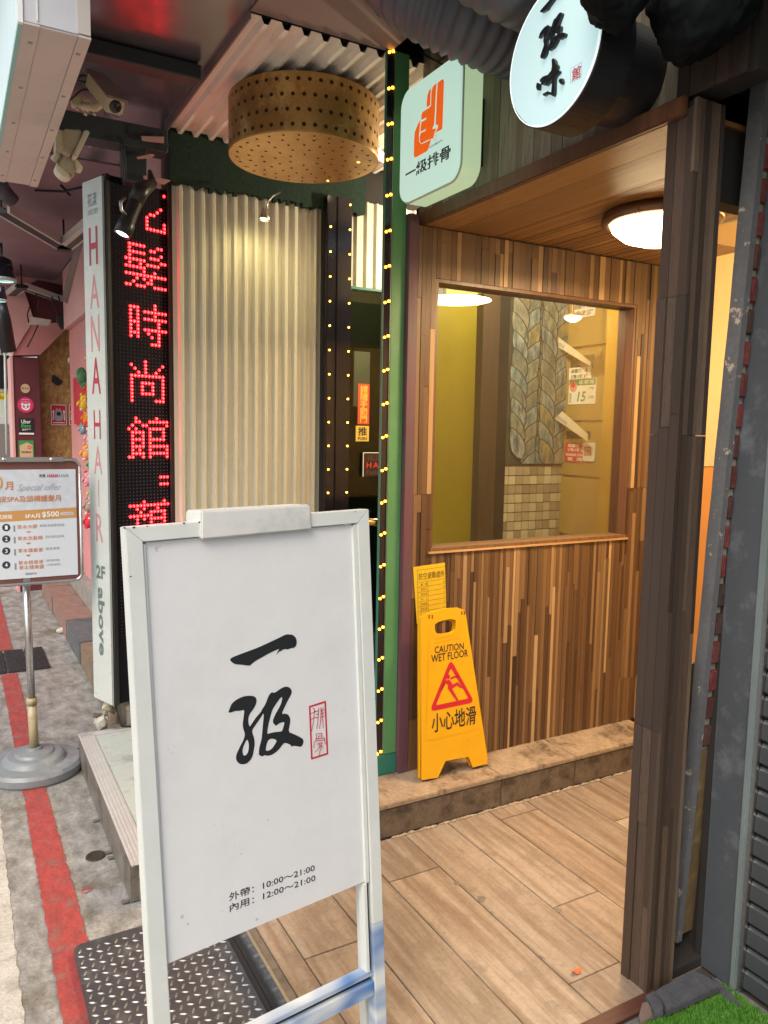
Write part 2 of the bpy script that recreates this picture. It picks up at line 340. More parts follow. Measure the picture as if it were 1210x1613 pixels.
# sticker set on the pillar and posters
def sticker(name, label, x0, y0, x1, y1, fr, m, rnd=False, cat='sticker', d=.006, group=None):
    a = fr.px(x0, y1); b = fr.px(x1, y0)
    f2 = Fr(fr.p(0, 0, d), fr.u, fr.v)
    o = prism(name, circ((a[0] + b[0]) / 2, (a[1] + b[1]) / 2, (b[0] - a[0]) / 2, 28, (b[1] - a[1]) / 2) if rnd else [a, (b[0], a[1]), b, (a[0], b[1])], -.003, 0, m, None, f2)
    tag(o, label, cat, group); return o, f2, a, b
M_kraft = mat('kraft print', (.6, .42, .25), rough=.6); M_pinkp = mat('magenta print', (.62, .03, .16), rough=.5); M_green = mat('green print', (.04, .3, .08), rough=.5)
o, f, a, b = sticker('round_sticker', 'small round kraft sticker with dark lettering, highest on the maroon pillar', 33, 605, 47, 619, Y7, M_kraft, True)
text('lettering', '嗶可取', f, a[0] + .008, (a[1] + b[1]) / 2 - .008, b[0] - .008, (a[1] + b[1]) / 2 + .008, M_ink, o)
o, f, a, b = sticker('round_sticker', 'magenta oval sticker with a white panda face on the maroon pillar', 28, 626, 53, 650, Y7, M_pinkp, True)
cx_, cy_ = (a[0] + b[0]) / 2, (a[1] + b[1]) / 2
shape('panda_head', [circ(cx_, cy_ - .018, .034, 24, .029)], f, M_white, o)
shape('panda_ear', [circ(cx_ - .028, cy_ + .006, .011, 12)], f, M_white, o); shape('panda_ear', [circ(cx_ + .028, cy_ + .006, .011, 12)], f, M_white, o)
for sx in (-1, 1): shape('eye_patch', [circ(cx_ + sx * .015, cy_ - .015, .009, 12, .011)], f, M_pinkp, o, .0016)
shape('nose', [circ(cx_, cy_ - .031, .005, 10)], f, M_pinkp, o, .0016)
text('lettering', 'foodpanda', f, cx_ - .034, cy_ + .02, cx_ + .034, cy_ + .032, M_white, o); text('stars', '★★★★★', f, cx_ - .03, cy_ + .042, cx_ + .03, cy_ + .052, M_white, o)
o, f, a, b = sticker('square_sticker', 'black square delivery sticker with white and green words on the maroon pillar', 30, 659, 53, 682, Y7, M_ink)
w = b[0] - a[0]; h = b[1] - a[1]
text('lettering', 'Uber', f, a[0] + w * .17, a[1] + h * .64, a[0] + w * .8, a[1] + h * .9, M_white, o, bold=.015); text('lettering', 'Eats', f, a[0] + w * .17, a[1] + h * .38, a[0] + w * .8, a[1] + h * .6, mat('bright green print', (.05, .45, .12)), o, bold=.03)
text('lettering', '合作餐廳', f, a[0] + w * .2, a[1] + h * .16, a[0] + w * .8, a[1] + h * .3, M_white, o, bold=.02); shape('white_band', [[(a[0], a[1] - h * .1), (b[0], a[1] - h * .1), (b[0], a[1] + h * .02), (a[0], a[1] + h * .02)]], f, M_white, o)
o, f, a, b = sticker('square_sticker', 'green edged kraft sticker, lowest on the maroon pillar', 30, 694, 53, 722, Y7, M_green)
w = b[0] - a[0]; h = b[1] - a[1]
shape('card', [[(a[0] + w * .08, a[1]), (b[0] - w * .08, a[1]), (b[0] - w * .08, b[1] - h * .25), (cx_, b[1] - h * .1), (a[0] + w * .08, b[1] - h * .28)]], f, M_kraft, o)
shape('red_ring', [circ(b[0] - w * .28, b[1] - h * .38, w * .13, 16), circ(b[0] - w * .28, b[1] - h * .38, w * .08, 16)], f, M_red, o, .0016); text('lettering', '歡迎光臨內用', f, a[0] + w * .15, a[1] + h * .3, b[0] - w * .2, a[1] + h * .4, M_ink, o, lift=.0018, bold=.02)
YO = YP(7.62)
for x0, x1, lab in ((80, 105, 'red poster with white drawing, left of the pair on the chipboard'), (108.5, 132, 'red poster with white drawing, right of the pair beside the pink wall')):
    o, f, a, b = sticker('red_poster', lab, x0, 637, x1, 670, YO, M_red, cat='poster', group='red posters on the chipboard')
    w = b[0] - a[0]; h = b[1] - a[1]; c = (a[0] + b[0]) / 2
    shape('border', [[(a[0] + .004, a[1] + .004), (b[0] - .004, a[1] + .004), (b[0] - .004, b[1] - .004), (a[0] + .004, b[1] - .004)], [(a[0] + .009, a[1] + .009), (b[0] - .009, a[1] + .009), (b[0] - .009, b[1] - .009), (a[0] + .009, b[1] - .009)]], f, M_white, o)
    shape('figure', [smoothp([(c - w * .3, a[1] + h * .22), (c + w * .3, a[1] + h * .22), (c + w * .22, a[1] + h * .6), (c + w * .08, a[1] + h * .85), (c, a[1] + h * .7), (c - w * .1, a[1] + h * .86), (c - w * .24, a[1] + h * .6)], 1)], f, mat('grey print', (.3, .3, .32)), o)
    shape('dark_head', [circ(c, a[1] + h * .55, w * .14, 14)], f, M_ink, o, .0016)
    strokes('white_strokes', [[(c + w * s * .36, a[1] + h * .25), (c + w * s * .3, a[1] + h * .7), (c + w * s * .38, a[1] + h * .62)] for s in (-1, 1)] + [[(c - w * .35, a[1] + h * .13), (c + w * .35, a[1] + h * .13)]], w * .05, f, M_white, o, .0018)
o, f, a, b = sticker('dark_cloth', 'dark grey crumpled tape patch stuck on the chipboard', 81, 592, 98, 607, YO, M_black, cat='tape patch')
bpy.data.objects.remove(o)
o = prism('tape_patch', [YO.px(*q) for q in ((82, 591), (86, 591), (99, 601), (97, 604), (91, 608), (81, 601))], .004, .012, M_black, None, YO); tag(o, 'crumpled dark patch stuck in the middle of the chipboard', 'tape patch')
o = thing('dome_camera', 'small white security camera hanging at the right edge of the chipboard', 'camera', at(112, 572, 'Y', 7.3))
p = at(112, 568, 'Y', 7.3); ell('housing', p, (.03, .03, .035), M_cream, o); ell('lens', p + Vector((0, -.018, -.024)), .014, M_black, o); tube('stem', [p + Vector((.01, 0, .03)), at(114, 520, 'Y', 7.3)], .005, M_black, o)

# far street behind
M_far = mat('far plaster', (.55, .53, .5), (.4, .39, .37), (1, 1, 1), .8)
fb = thing('far_building', 'pale building closing the alley behind the maroon pillar', 'building', (-.5, 13, 0))
box('wall', -4, 3, 13, 13.4, 0, 6, M_far, fb); box('window', .1, .55, 12.96, 12.999, 1.6, 2.3, M_black, fb); box('door', -.6, 0, 12.95, 12.999, 0, 2.1, M_maroon, fb)
Y8 = YP(8.6)
o, f, a, b = sticker('yellow_poster', 'yellow headed white poster at the far left edge behind the pillar', -30, 620, 19, 656, Y8, mat('pale poster', (.62, .66, .5), (.5, .62, .62), (12, 12, 12)), cat='poster')
shape('heading_band', [[(a[0], b[1] - .07), (b[0], b[1] - .07), b, (a[0], b[1])]], f, mat('yellow print', (.75, .62, .03)), o); text('lettering', 'Color Oil', f, a[0] + .1, b[1] - .06, b[0] + .04, b[1] - .012, M_ink, o, lift=.0018) 
o, f, a, b = sticker('grey_sign', 'grey sign lettered Co standing under the yellow poster', -30, 668, 18, 722, Y8, mat('grey board', (.22, .2, .19)), cat='sign')
text('lettering', 'Co', f, Y8.px(8, 684)[0], Y8.px(8, 684)[1], Y8.px(19, 670)[0], Y8.px(8, 672)[1], M_ink, o)
bx = thing('coffee_machine', 'dark shelf of equipment at the far left edge behind the pillar', 'shelf', at(5, 640, 'Y', 9.2))
for q, (x0, y0, x1, y1) in enumerate(((-12, 560, 16, 612), (-12, 613, 18, 619), (2, 540, 12, 556))):
    a = YP(9.2).px(x0, y1); b = YP(9.2).px(x1, y0); box('cabinet', a[0], b[0], 9.2, 9.5, a[1], b[1], (M_black, M_cream, M_steel)[q], bx, b=.01)
tube('white_pole', [at(11, 716, 'Y', 8.3), at(8, 560, 'Y', 8.3), at(-4, 520, 'Y', 8.3)], .012, M_white); tag(bpy.data.objects['white_pole'], 'thin white pole at the far left edge in front of the yellow poster', 'pole')

# ---- steel box step and diamond plate, tiled floor
M_grey = mat('grey vinyl', (.38, .43, .42), (.33, .37, .36), (10, 10, 10), .5, bump=.15, c3=(.22, .24, .24), s3=8)
M_galv = mat('dirty steel sheet', (.3, .28, .25), (.16, .14, .12), (9, 9, 5), .45, metal=.55, bump=.3, c3=(.09, .08, .065), s3=9, det=8)
sp_ = thing('metal_step', 'grey steel box step with ribbed aluminium nosing behind the white sign', 'step', (.8, 2.9, 0))
bm = bmesh.new(); add_box(bm, .438, 1.26, 2.33, 3.49, .006, .14)
e = [e for e in bm.edges if abs(e.verts[0].co.x - .438) < .001 and abs(e.verts[1].co.x - .438) < .001 and abs(e.verts[0].co.y - 2.33) < .001 and abs(e.verts[1].co.y - 2.33) < .001]
bmesh.ops.bevel(bm, geom=e, offset=.035, segments=5, affect='EDGES'); obj('box_body', bm, M_galv, sp_)
M_alu = mat('aluminium trim', (.6, .6, .6), (.5, .5, .5), (5, 60, 60), .4, metal=.35, bump=.1)
for k in range(5): box('nosing_rib', .436 + k * .0125, .445 + k * .0125, 2.33 + k * .012, 3.49, .141, .1475, M_alu, sp_, b=.0015)
box('nosing_base', .4365, .5, 2.335, 3.49, .1405, .1435, M_alu, sp_)
for k in range(4): box('nosing_rib', .46 + k * .012, 1.25, 2.331 + k * .0125, 2.340 + k * .0125, .1438, .1475, M_alu, sp_, b=.0015)
box('vinyl_top', .502, 1.26, 2.385, 3.44, .1405, .1455, M_grey, sp_); box('rear_trim', .44, 1.26, 3.445, 3.49, .1406, .146, M_alu, sp_)
for p in ((.425, 2.95), (.428, 2.7), (.43, 2.66), (.425, 2.38)): box('bolt_tab', p[0] - .012, p[0] + .012, p[1] - .011, p[1] + .011, .001, .006, M_galv, sp_, b=.002)
dp = thing('diamond_plate', 'dark grey diamond tread plate lying under the white sign', 'tread plate', (.45, 1.6, 0))
M_dp = mat('worn plate', (.085, .09, .095), (.05, .053, .057), (16, 16, 16), .42, metal=.35, bump=.25, c3=(.13, .13, .13), s3=12)
prism('plate', rrect(.247, .9, .645, 2.205, .03), .012, .024, M_dp, dp)
bm = bmesh.new()
for i in range(16):
    for j in range(54):
        x = .262 + i * .0245; y = .92 + j * .0245
        a = R(62 if (i + j) % 2 else -28) + random.uniform(-.05, .05); u = Vector((math.cos(a), math.sin(a))); q = Vector((-u.y, u.x)); x += 0; 
        if x > .635 or y > 2.19: continue
        L_, w_ = .0115, .0034; c = Vector((x, y))
        P = [c - u * L_, c - u * L_ * .35 + q * -w_, c + u * L_ * .35 - q * w_, c + u * L_, c + u * L_ * .35 + q * w_, c - u * L_ * .35 + q * w_]
        v = [bm.verts.new((p.x, p.y, .0238)) for p in P]; t0 = bm.verts.new((*(c - u * L_ * .5), .0262)); t1 = bm.verts.new((*(c + u * L_ * .5), .0262))
        for f in ((v[0], v[1], t0), (v[1], v[2], t1, t0), (v[2], v[3], t1), (v[3], v[4], t1), (v[4], v[5], t0, t1), (v[5], v[0], t0)): bm.faces.new(f)
obj('tread_lozenges', bm, mat('worn tread steel', (.42, .42, .42), (.2, .2, .2), (40, 40, 40), .35, metal=.7), dp, 'stuff')

M_sub = mat('screed', (.04, .032, .025), rough=.9)
M_tile = mat('wood look tile', (.4, .29, .2), (.62, .55, .5), (34, 2.2, 20), .42, bump=.12, rnd=[(.32, .25, .185), (.26, .205, .155), (.35, .285, .22), (.29, .22, .16)], det=9, c3=(.19, .145, .11), s3=12, contrast=1.9, grain=(70, .2))
tf = thing('tiled_floor', 'wood effect tiled floor of the restaurant entrance', 'floor', (1.5, 1.6, 0)); bpy.data.objects['tiled_floor']['kind'] = 'structure'; del tf['category']
box('bed', .668, 5, .9, 2.178, .004, .094, M_sub, tf); box('bed', 1.0, 5, -2, .9, .004, .09, M_sub, tf)
xs = [.668 + .028, .765, .951, 1.137, 1.325, 1.504, 1.687, 1.865] + [1.865 + .187 * k for k in range(1, 12)]
joints = {0: [1.45], 1: [1.75], 2: [1.2], 3: [.98, 1.95], 4: [1.35], 5: [1.612], 6: [2.10, 1.2], 7: [1.5], 8: [1.9]}
for k in range(len(xs) - 1):
    ys = [.2 if xs[k] > 1.3 else .9] + sorted(joints.get(k, [random.uniform(1.2, 1.9)])) + [2.176]
    ys[0] = 1.235 if xs[k] > 1.2 else .9
    ys = [y for y in ys if y >= ys[0]]
    for j in range(len(ys) - 1):
        box('floor_plank', xs[k] + .0016, xs[k + 1] - .0016, ys[j] + .0014, ys[j + 1] - .0014, .09, .1 + random.uniform(-.0006, .0006), M_tile, tf, b=.0012)
box('edge_trim', .664, .672, .9, 2.17, .02, .105, mat('bright steel edge', (.75, .75, .75), rough=.25, metal=1), tf); box('edge_riser', .6725, .695, .9, 2.17, .095, .0985, M_galv, tf)
box('dark_gap', .646, .6635, .9, 2.18, .005, .018, M_dark, tf)
# chips in the tile joints, leaf litter
for px_, py_, s in ((757, 1417, .012), (722, 1391, .01), (775, 1438, .006), (880, 1434, .01), (879, 1357, .007), (854, 1508, .007)):
    p = at(px_, py_, 'Z', .1)
    o = prism('tile_chip', smoothp([(p.x + random.uniform(-s, s) + s * math.cos(t), p.y + random.uniform(-s, s) * .5 + s * 1.4 * math.sin(t)) for t in (0, 1.2, 2.6, 3.9, 5.1)], 1), .1007, .1012, mat('chip grey', (.14, .11, .085), (.2, .16, .12), (40, 40, 40), .9), tf)
p = at(908, 1531, 'Z', .103)
bm = bmesh.new(); vs = [bm.verts.new(p + Vector((math.cos(t) * .016 * (1 + .25 * math.sin(3 * t)), math.sin(t) * .009, .004 + .004 * math.cos(2 * t)))) for t in [k * .52 for k in range(12)]]; bm.faces.new(vs)
tag(obj('dry_leaf', bm, mat('orange leaf', (.55, .14, .05), rough=.5)), 'small curled orange leaf scrap lying on the wood effect floor', 'leaf')
box('threshold', 1.2, 1.5, 1.195, 1.234, .06, .1035, mat('dark red wood', (.09, .035, .025), (.05, .02, .015), (4, 60, 60), .4, bump=.2), tf)

# ---- concrete step under the window wall
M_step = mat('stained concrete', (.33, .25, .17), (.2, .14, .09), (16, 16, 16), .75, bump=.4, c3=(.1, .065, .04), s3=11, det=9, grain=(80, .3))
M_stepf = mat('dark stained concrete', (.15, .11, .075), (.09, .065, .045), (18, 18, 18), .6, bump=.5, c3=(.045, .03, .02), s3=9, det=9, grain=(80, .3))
st = thing('concrete_step', 'stained concrete step running under the wooden window wall', 'step', (1.9, 2.25, .1))
xx = [1.2, 1.75, 2.12, 2.62]
for k in range(3):
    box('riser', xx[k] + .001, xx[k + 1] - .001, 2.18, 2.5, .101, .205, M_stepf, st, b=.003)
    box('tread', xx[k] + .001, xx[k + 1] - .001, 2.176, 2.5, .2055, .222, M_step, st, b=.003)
bm = bmesh.new()
for k in range(90):
    x = 1.28 + k * .0145; r = random.uniform(.004, .009); bmesh.ops.create_icosphere(bm, subdivisions=1, radius=r, matrix=Matrix.Translation((x + random.uniform(-.004, .004), 2.174 - random.uniform(0, .006), .102)) @ Matrix.Diagonal((1.8, 1, .6, 1)))
obj('grout_bead', bm, mat('dirty grout', (.35, .28, .2), (.2, .15, .1), (50, 50, 50), .9), st, 'stuff')
box('end_board', 2.53, 2.75, 2.12, 2.3, .222, .236, mat('worn board', (.34, .2, .09), (.2, .11, .05), (50, 4, 50), .5, bump=.3), st, b=.002)
box('alcove_slab', 1.2, 4.6, 2.52, 3.7, .1, .215, M_step, st)

# ================================================================== ALCOVE
M_corr = mat('cream corrugated sheet', (.56, .54, .45), (.48, .46, .385), (3, 3, 1.2), .42, bump=.05, c3=(.5, .475, .39), s3=5)
M_corrp = mat('pinkish corrugated sheet', (.78, .7, .61), (.7, .62, .54), (3, 1.2, 3), .5, bump=.05, c3=(.64, .56, .48), s3=4)
M_mauve = mat('mauve board', (.24, .17, .155), (.19, .135, .125), (3, 3, 3), .6, bump=.1)
def corrugate(name, x0, x1, l0, l1, m, parent, plane, pos, pitch=.068, amp=.014, kind=None, top=.028):
    """trapezoid-profile sheet; plane 'wall' at y = pos with ribs along z, or 'ceiling' at z = pos with ribs along y"""
    prof = []; x = x0
    while x < x1:
        for dx, h in ((0, 0), (top, 0), (top + .009, amp), (pitch - .009, amp)):
            if x + dx <= x1: prof.append((x + dx, h))
        x += pitch
    bm = bmesh.new(); T = .0012
    def P(x, h, l): return (x, pos - h, l) if plane == 'wall' else (x, l, pos - h)
    A, B, A2, B2 = [[bm.verts.new(P(x, h - o_, l)) for x, h in prof] for o_, l in ((0, l0), (0, l1), (T, l0), (T, l1))]
    n = len(prof)
    for i in range(n - 1):
        bm.faces.new((A[i], A[i + 1], B[i + 1], B[i])); bm.faces.new((A2[i], B2[i], B2[i + 1], A2[i + 1]))
        bm.faces.new((A[i], A2[i], A2[i + 1], A[i + 1])); bm.faces.new((B[i], B[i + 1], B2[i + 1], B2[i]))
    bm.faces.new((A[0], B[0], B2[0], A2[0])); bm.faces.new((A[-1], A2[-1], B2[-1], B[-1]))
    bmesh.ops.recalc_face_normals(bm, faces=bm.faces)
    return obj(name, bm, m, parent, kind)
aw = thing('corrugated_wall', 'cream corrugated metal wall at the back of the alcove beside the red display', 'wall', (1.25, 3.5, .2))
corrugate('corrugated_sheet', .875, 1.62, .15, 2.556, M_corr, aw, 'wall', 3.498, pitch=.0495, amp=.016, top=.019)
box('edge_trim', 1.588, 1.621, 3.468, 3.4835, .15, 2.55, M_corr, aw, b=.002)
corrugate('corrugated_sheet', 1.74, 2.25, 2.19, 2.62, M_corr, aw, 'wall', 3.498, pitch=.055)
box('backing', .86, 1.735, 3.5, 3.56, .1, 2.9, M_dark, aw); box('backing', 1.736, 2.30, 3.5, 3.56, 2.197, 2.9, M_dark, aw)
M_turf = mat('dark green felt', (.008, .03, .018), (.004, .014, .01), (60, 60, 60), .95, bump=.6)
bm = bmesh.new(); n = 60
for i in range(n):   # felt band with a ragged lower edge
    x0 = .86 + i * .95 / n; x1 = x0 + .95 / n; z0 = 2.545 + random.uniform(-.012, .012)
    add_box(bm, x0, x1, 3.462, 3.497, z0, 2.775)
obj('felt_band', bm, M_turf, aw)
for k in range(4): lathe('screw', [(0, .002), (.005, .0015), (.006, 0)], (.905, 3.4975, .7 + k * .5), M_steel, aw, (0, -1, 0), 8)
sc = thing('corrugated_soffit', 'pinkish cream corrugated ceiling sheet above the gold drum lamp', 'ceiling panel', (1.3, 2.97, 2.75))
corrugate('corrugated_sheet', .852, 2.3, 2.412, 3.46, M_corrp, sc, 'ceiling', 2.772, pitch=.068, amp=.02, top=.034)
box('top_board', .853, 2.3, 2.42, 3.497, 2.777, 2.79, M_dark, sc); box('side_board', .847, .8525, 2.41, 3.5, 2.755, 2.82, M_mauve, sc)
M_can = mat('glossy canopy sheet', (.3, .27, .33), (.22, .2, .245), (2.5, 2.5, 2.5), .2, metal=.7, bump=.05, c3=(.34, .27, .32), s3=1.5, spec=1.)
cp = None
cp = thing('canopy_ceiling', 'canopy', 'x', (.2, 6, 2.78)); cp['kind'] = 'structure'; del cp['category'], cp['label']
box('canopy_sheet', -.05, .846, 1.55, 4.1, 2.78, 2.82, M_can, cp); box('canopy_sheet', -.05, .846, 4.11, 9.5, 2.775, 2.82, mat('maroon canopy sheet', (.25, .15, .17), (.19, .115, .13), (2, 2, 2), .5, bump=.15), cp)
box('sky_leak_cover', -.05, 2.6, 1.3, 9.5, 2.93, 2.96, M_dark, cp); box('canopy_board', .85, 1.345, 2.08, 2.408, 2.776, 2.82, M_mauve, cp); box('canopy_sheet', .85, 1.9, 1.3, 2.075, 2.86, 2.9, mat('dark canopy sheet', (.03, .035, .045), (.02, .022, .03), (3, 3, 3), .5), cp)  # unseen deck added above the canopy, stops sky leaking through its joint
tube('conduit', [at(108, 470, 'X', .87), at(142, 335, 'X', .87)], .05, M_mauve, cp)
p0 = at(245, -4, 'Z', 2.777); p1 = at(342, 35, 'Z', 2.777)
strokes('tape', [[(p0.x, p0.y), (p0.x * .4 + p1.x * .6, p0.y * .4 + p1.y * .6), (p1.x, p1.y)]], .014, Fr((0, 0, 2.7795), (1, 0, 0), (0, -1, 0)), mat('old masking tape', (.5, .48, .25), rough=.7), cp, .001) 
# black frame posts with the chasing lamps
M_bulb = mat('amber bulb', (.9, .5, .1), emit=(1, .33, .02), es=10); M_bulb2 = mat('yellow bulb', (.9, .7, .2), emit=(1, .5, .05), es=8)
M_gloss = mat('gloss black', (.008, .008, .012), (.012, .01, .018), (5, 5, 5), .12)
bulb_me = None
def bulbs(parent, fr, P, m, name):
    bm = bmesh.new(); add_lathe(bm, [(0, .0075), (.003, .0068), (.0045, .0036), (.0043, 0)], (0, 0, 0), (0, -1, 0), 8); bmesh.ops.recalc_face_normals(bm, faces=bm.faces)
    me = bpy.data.meshes.new('bulb'); bm.to_mesh(me); bm.free(); me.materials.append(m)
    for q in P: piece('bulb', me, q, (1, 1, 1), parent)
lp = thing('light_post', 'black gloss post with two rows of small amber lamps between corrugated wall and glass door', 'light post', (1.71, 3.45, .2))
PX0, PX1 = at(514, 560, 'Y', 3.42).x, at(552, 591, 'Y', 3.42).x
box('post', PX0, PX1, 3.42, 3.497, .215, 2.60, M_gloss, lp, b=.003); box('rib', PX0 + .05, PX0 + .06, 3.412, 3.4195, .215, 2.60, M_gloss, lp, b=.002)
zb = [at(545, y, 'Y', 3.42).z for y in (321.7, 591)]; dz = (zb[0] - zb[1]) / 7
bulbs(lp, None, [(at(517 if c == 0 else 547, 560, 'Y', 3.42).x + .006, 3.42, zb[0] - k * dz) for c in (0, 1) for k in range(0, 22) if not (c == 0 and k == 0)], M_bulb2, 'a')
gp = thing('green_post', 'green door post beside the window wall, its black edge strip set with paired amber lamps', 'post', (1.37, 2.4, .22))
M_gp = mat('green gloss paint', (.085, .25, .1), (.07, .2, .085), (12, 12, 4), .38, bump=.12, c3=(.1, .26, .12), s3=3); M_teal = mat('teal paint', (.02, .16, .12), (.015, .12, .09), (9, 9, 9), .4)
box('post', 1.353, 1.410, 2.386, 2.42, .30, 2.775, M_gp, gp, b=.002); box('foot', 1.325, 1.4105, 2.382, 2.40, .223, .2985, M_teal, gp, b=.003)
box('lamp_strip', 1.326, 1.3515, 2.392, 2.404, .30, 2.775, M_gloss, gp, b=.001); box('teal_edge', 1.3225, 1.3255, 2.388, 2.400, .30, 2.775, M_teal, gp)
box('steel_edge', 1.3515, 1.3528, 2.387, 2.404, .30, 2.775, M_steel, gp)
z0 = at(609, 85, 'Y', 2.386).z; z1 = at(606, 1184, 'Y', 2.386).z; n = 22
zl = [at(609, y, 'Y', 2.386).z for y in (78, 136, 193, 249, 306, 363, 419, 475, 530, 583, 636, 688, 740, 791, 841, 891, 941, 989, 1037, 1086, 1135, 1184)]
bulbs(gp, None, [q for z in zl for q in ((1.3325, 2.392, z - .003), (1.3465, 2.392, z + .003))], M_bulb, 'b')
# dark wooden door corner, glass door
M_purple = mat('faded purple board', (.13, .05, .075), (.08, .04, .05), (30, 30, 3), .5, bump=.3, c3=(.08, .07, .075), s3=3)
dr = thing('glass_door', 'narrow glass door with red and yellow stickers in the alcove corner', 'door', (1.9, 3.45, .22))
box('pane', PX1 + .003, 2.05, 3.440, 3.446, .25, 2.18, glass('door glass', (.55, .6, .5), 0, 1.), dr); box('head_rail', PX1 + .002, 2.05, 3.43, 3.46, 2.183, 2.195, M_teal, dr)
box('frame', 1.968, 1.982, 3.43, 3.46, .22, 2.18, mat('worn wood edge', (.2, .09, .06), (.1, .05, .035), (40, 40, 3), .5), dr); box('frame', 2.0, 2.012, 3.42, 3.46, .22, 2.18, M_steel, dr)
YD = YP(3.44)
def dsticker(name, x0, y0, x1, y1, m, lift=.003):
    a = YD.px(x0, y1); b = YD.px(x1, y0); o = prism(name, [a, (b[0], a[1]), b, (a[0], b[1])], .001, lift, m, dr, YD); return o, Fr(YD.p(0, 0, lift), YD.u, YD.v), a, b
M_orred = mat('orange red print', (.6, .08, .03), rough=.5); M_yel = mat('warm yellow print', (.75, .5, .08), rough=.5)
o, f, a, b = dsticker('red_sticker', 563, 605, 582, 668, M_orred); text('lettering', '請隨手關門', f, a[0] + .012, a[1] + .008, b[0] - .010, b[1] - .008, M_yel, o, vertical=True, bold=.02)
o, f, a, b = dsticker('push_sticker', 560, 671, 581, 695, M_yel); text('lettering', '推', f, a[0] + .012, a[1] + .028, b[0] - .012, b[1] - .006, M_ink, o, bold=.02); text('lettering', 'PUSH', f, a[0] + .012, a[1] + .006, b[0] - .012, a[1] + .022, M_ink, o, bold=.02)
o, f, a, b = dsticker('salon_plate', 569, 713, 606, 750, mat('dark plate', (.03, .012, .012), rough=.3), .02)
strokes('plate_edge', [[(a[0], a[1]), (a[0], b[1]), (b[0], b[1])]], .004, f, M_white, o); M_redl = mat('red glow print', (.7, .05, .03), rough=.5)
text('lettering', 'HANA', f, a[0] + .02, (a[1] + b[1]) / 2 - .018, b[0] + .035, (a[1] + b[1]) / 2 + .012, M_redl, o, sp=1.4); text('lettering', 'Fashion', f, a[0] + .02, a[1] + .01, b[0], a[1] + .032, mat('dim grey print', (.1, .07, .07)), o)
text('lettering', '花漾', f, a[0] + .02, b[1] - .04, b[0] - .02, b[1] - .012, MATS['dim grey print'], o)
tube('brass_rail', [(1.26, 2.50, 1.17), (1.352, 2.41, 1.166)], .013, mat('brass', (.8, .45, .14), rough=.2, metal=1)); tag(bpy.data.objects['brass_rail'], 'short polished brass door handle bar joining the green post', 'handle')
# dark passage behind the door
hb = thing('passage_wall', 'dark passage wall with a pale notice behind the glass door', 'wall', (2, 4.2, .2))
box('wall', 1.7, 4.2, 4.6, 4.7, .1, 2.6, mat('dark green wall', (.03, .04, .02), rough=.9), hb); a = YP(4.55).px(556, 640); b = YP(4.55).px(582, 555); box('notice', a[0], b[0], 4.54, 4.55, a[1], b[1], M_white, hb)

# ================================================================== LED DISPLAY BOX
ang = math.atan2(.149, .062) - R(90)
ang = R(19.5)
LN = Vector((.582, 3.425, 0)); lu = Vector((math.cos(ang), math.sin(ang), 0)); ld = Vector((-math.sin(ang), math.cos(ang), 0))
LF = Fr(LN, lu, (0, 0, 1)); SF = Fr(LN + ld * .165, -ld, (0, 0, 1))
Lw = .34; LZ0, LZ1 = .275, 2.525
led = thing('led_display', 'tall black sign box with red lit characters and a white side lettered HANA HAIR', 'LED sign', (.7, 3.5, .2))
bm = bmesh.new(); add_box(bm, .002, Lw, LZ0, LZ1, -.165, 0, LF); obj('body', bm, mat('display black', (.006, .005, .009), (.009, .008, .013), (20, 20, 20), .75, spec=.15), led)
box('frame_edge', 0, .018, LZ0, LZ1, .0005, .012, M_black, led, LF, .002); box('frame_edge', Lw - .022, Lw, LZ0, LZ1, .0005, .012, M_black, led, LF, .002)
# lit characters: rows top to bottom on the lamp grid
G = {}
def put(r, cs):
    for c in cs: G[(r, c)] = 1
for r, cs in {-11: [4], -10: [3, 11], -6: [10], -5: [9], -4: [7, 8], -3: [6], -2: [6, 11], -1: [6, 11], 0: range(6, 12)}.items(): put(r, cs)
for r, cs in enumerate(([1, 2, 3, 4, 5, 9, 10], [1, 7, 8], [1, 2, 3, 4, 5, 10], [1, 7, 8, 9], [0, 1, 2, 3, 4, 5, 10, 11], [1, 4, 6, 7, 8, 9], range(6), [5, 8], range(12), [3, 5, 7], [2, 6, 7], [0, 1, 3, 4, 5, 8, 9, 10, 11])): put(5 + r, cs)
for r, cs in enumerate(([8], [1, 2, 3, 8], [1, 3] + list(range(5, 12)), [1, 3, 8], [1, 3] + list(range(5, 12)), [1, 2, 3, 9], [1, 3, 9], [1, 3] + list(range(5, 12)), [1, 2, 3, 6, 9], [1, 3, 7, 9], [9], [7, 8, 9])): put(21 + r, cs)
for r, cs in enumerate(([5], [1, 5, 10], [2, 5, 9], [3, 5, 8], range(1, 11), [1, 10], [1, 4, 5, 6, 7, 10], [1, 4, 7, 10], [1, 4, 7, 10], [1, 4, 5, 6, 7, 10], [1, 10], [1, 8, 9, 10])): put(37 + r, cs)
for r, cs in enumerate(([2, 8], [2, 3] + list(range(6, 12)), [1, 4, 5, 11], [0, 2, 6, 7, 8, 9, 10], [1, 2, 3, 4, 6, 10], [1, 4, 6, 10], [1, 2, 3, 4, 6, 7, 8, 9, 10], [1, 4, 6], [1, 2, 3, 4] + list(range(6, 12)), [1, 3, 6, 11], [1, 2, 3, 4] + list(range(6, 12)), [0, 1, 4, 6, 11])): put(53 + r, cs)
put(70, [9, 10, 11]); put(72, [9, 10, 11])
for r, cs in enumerate(([4, 10], range(12), [2, 4, 8], [3, 6, 7, 8, 9, 10], [0, 1, 2, 3, 4, 5, 6, 10], [2, 4, 6, 7, 8, 9, 10], [2, 6, 10], [2, 4, 6, 7, 8, 9, 10], [1, 2, 3, 6, 10], range(0, 5), [2, 9])): put(77 + r, cs)
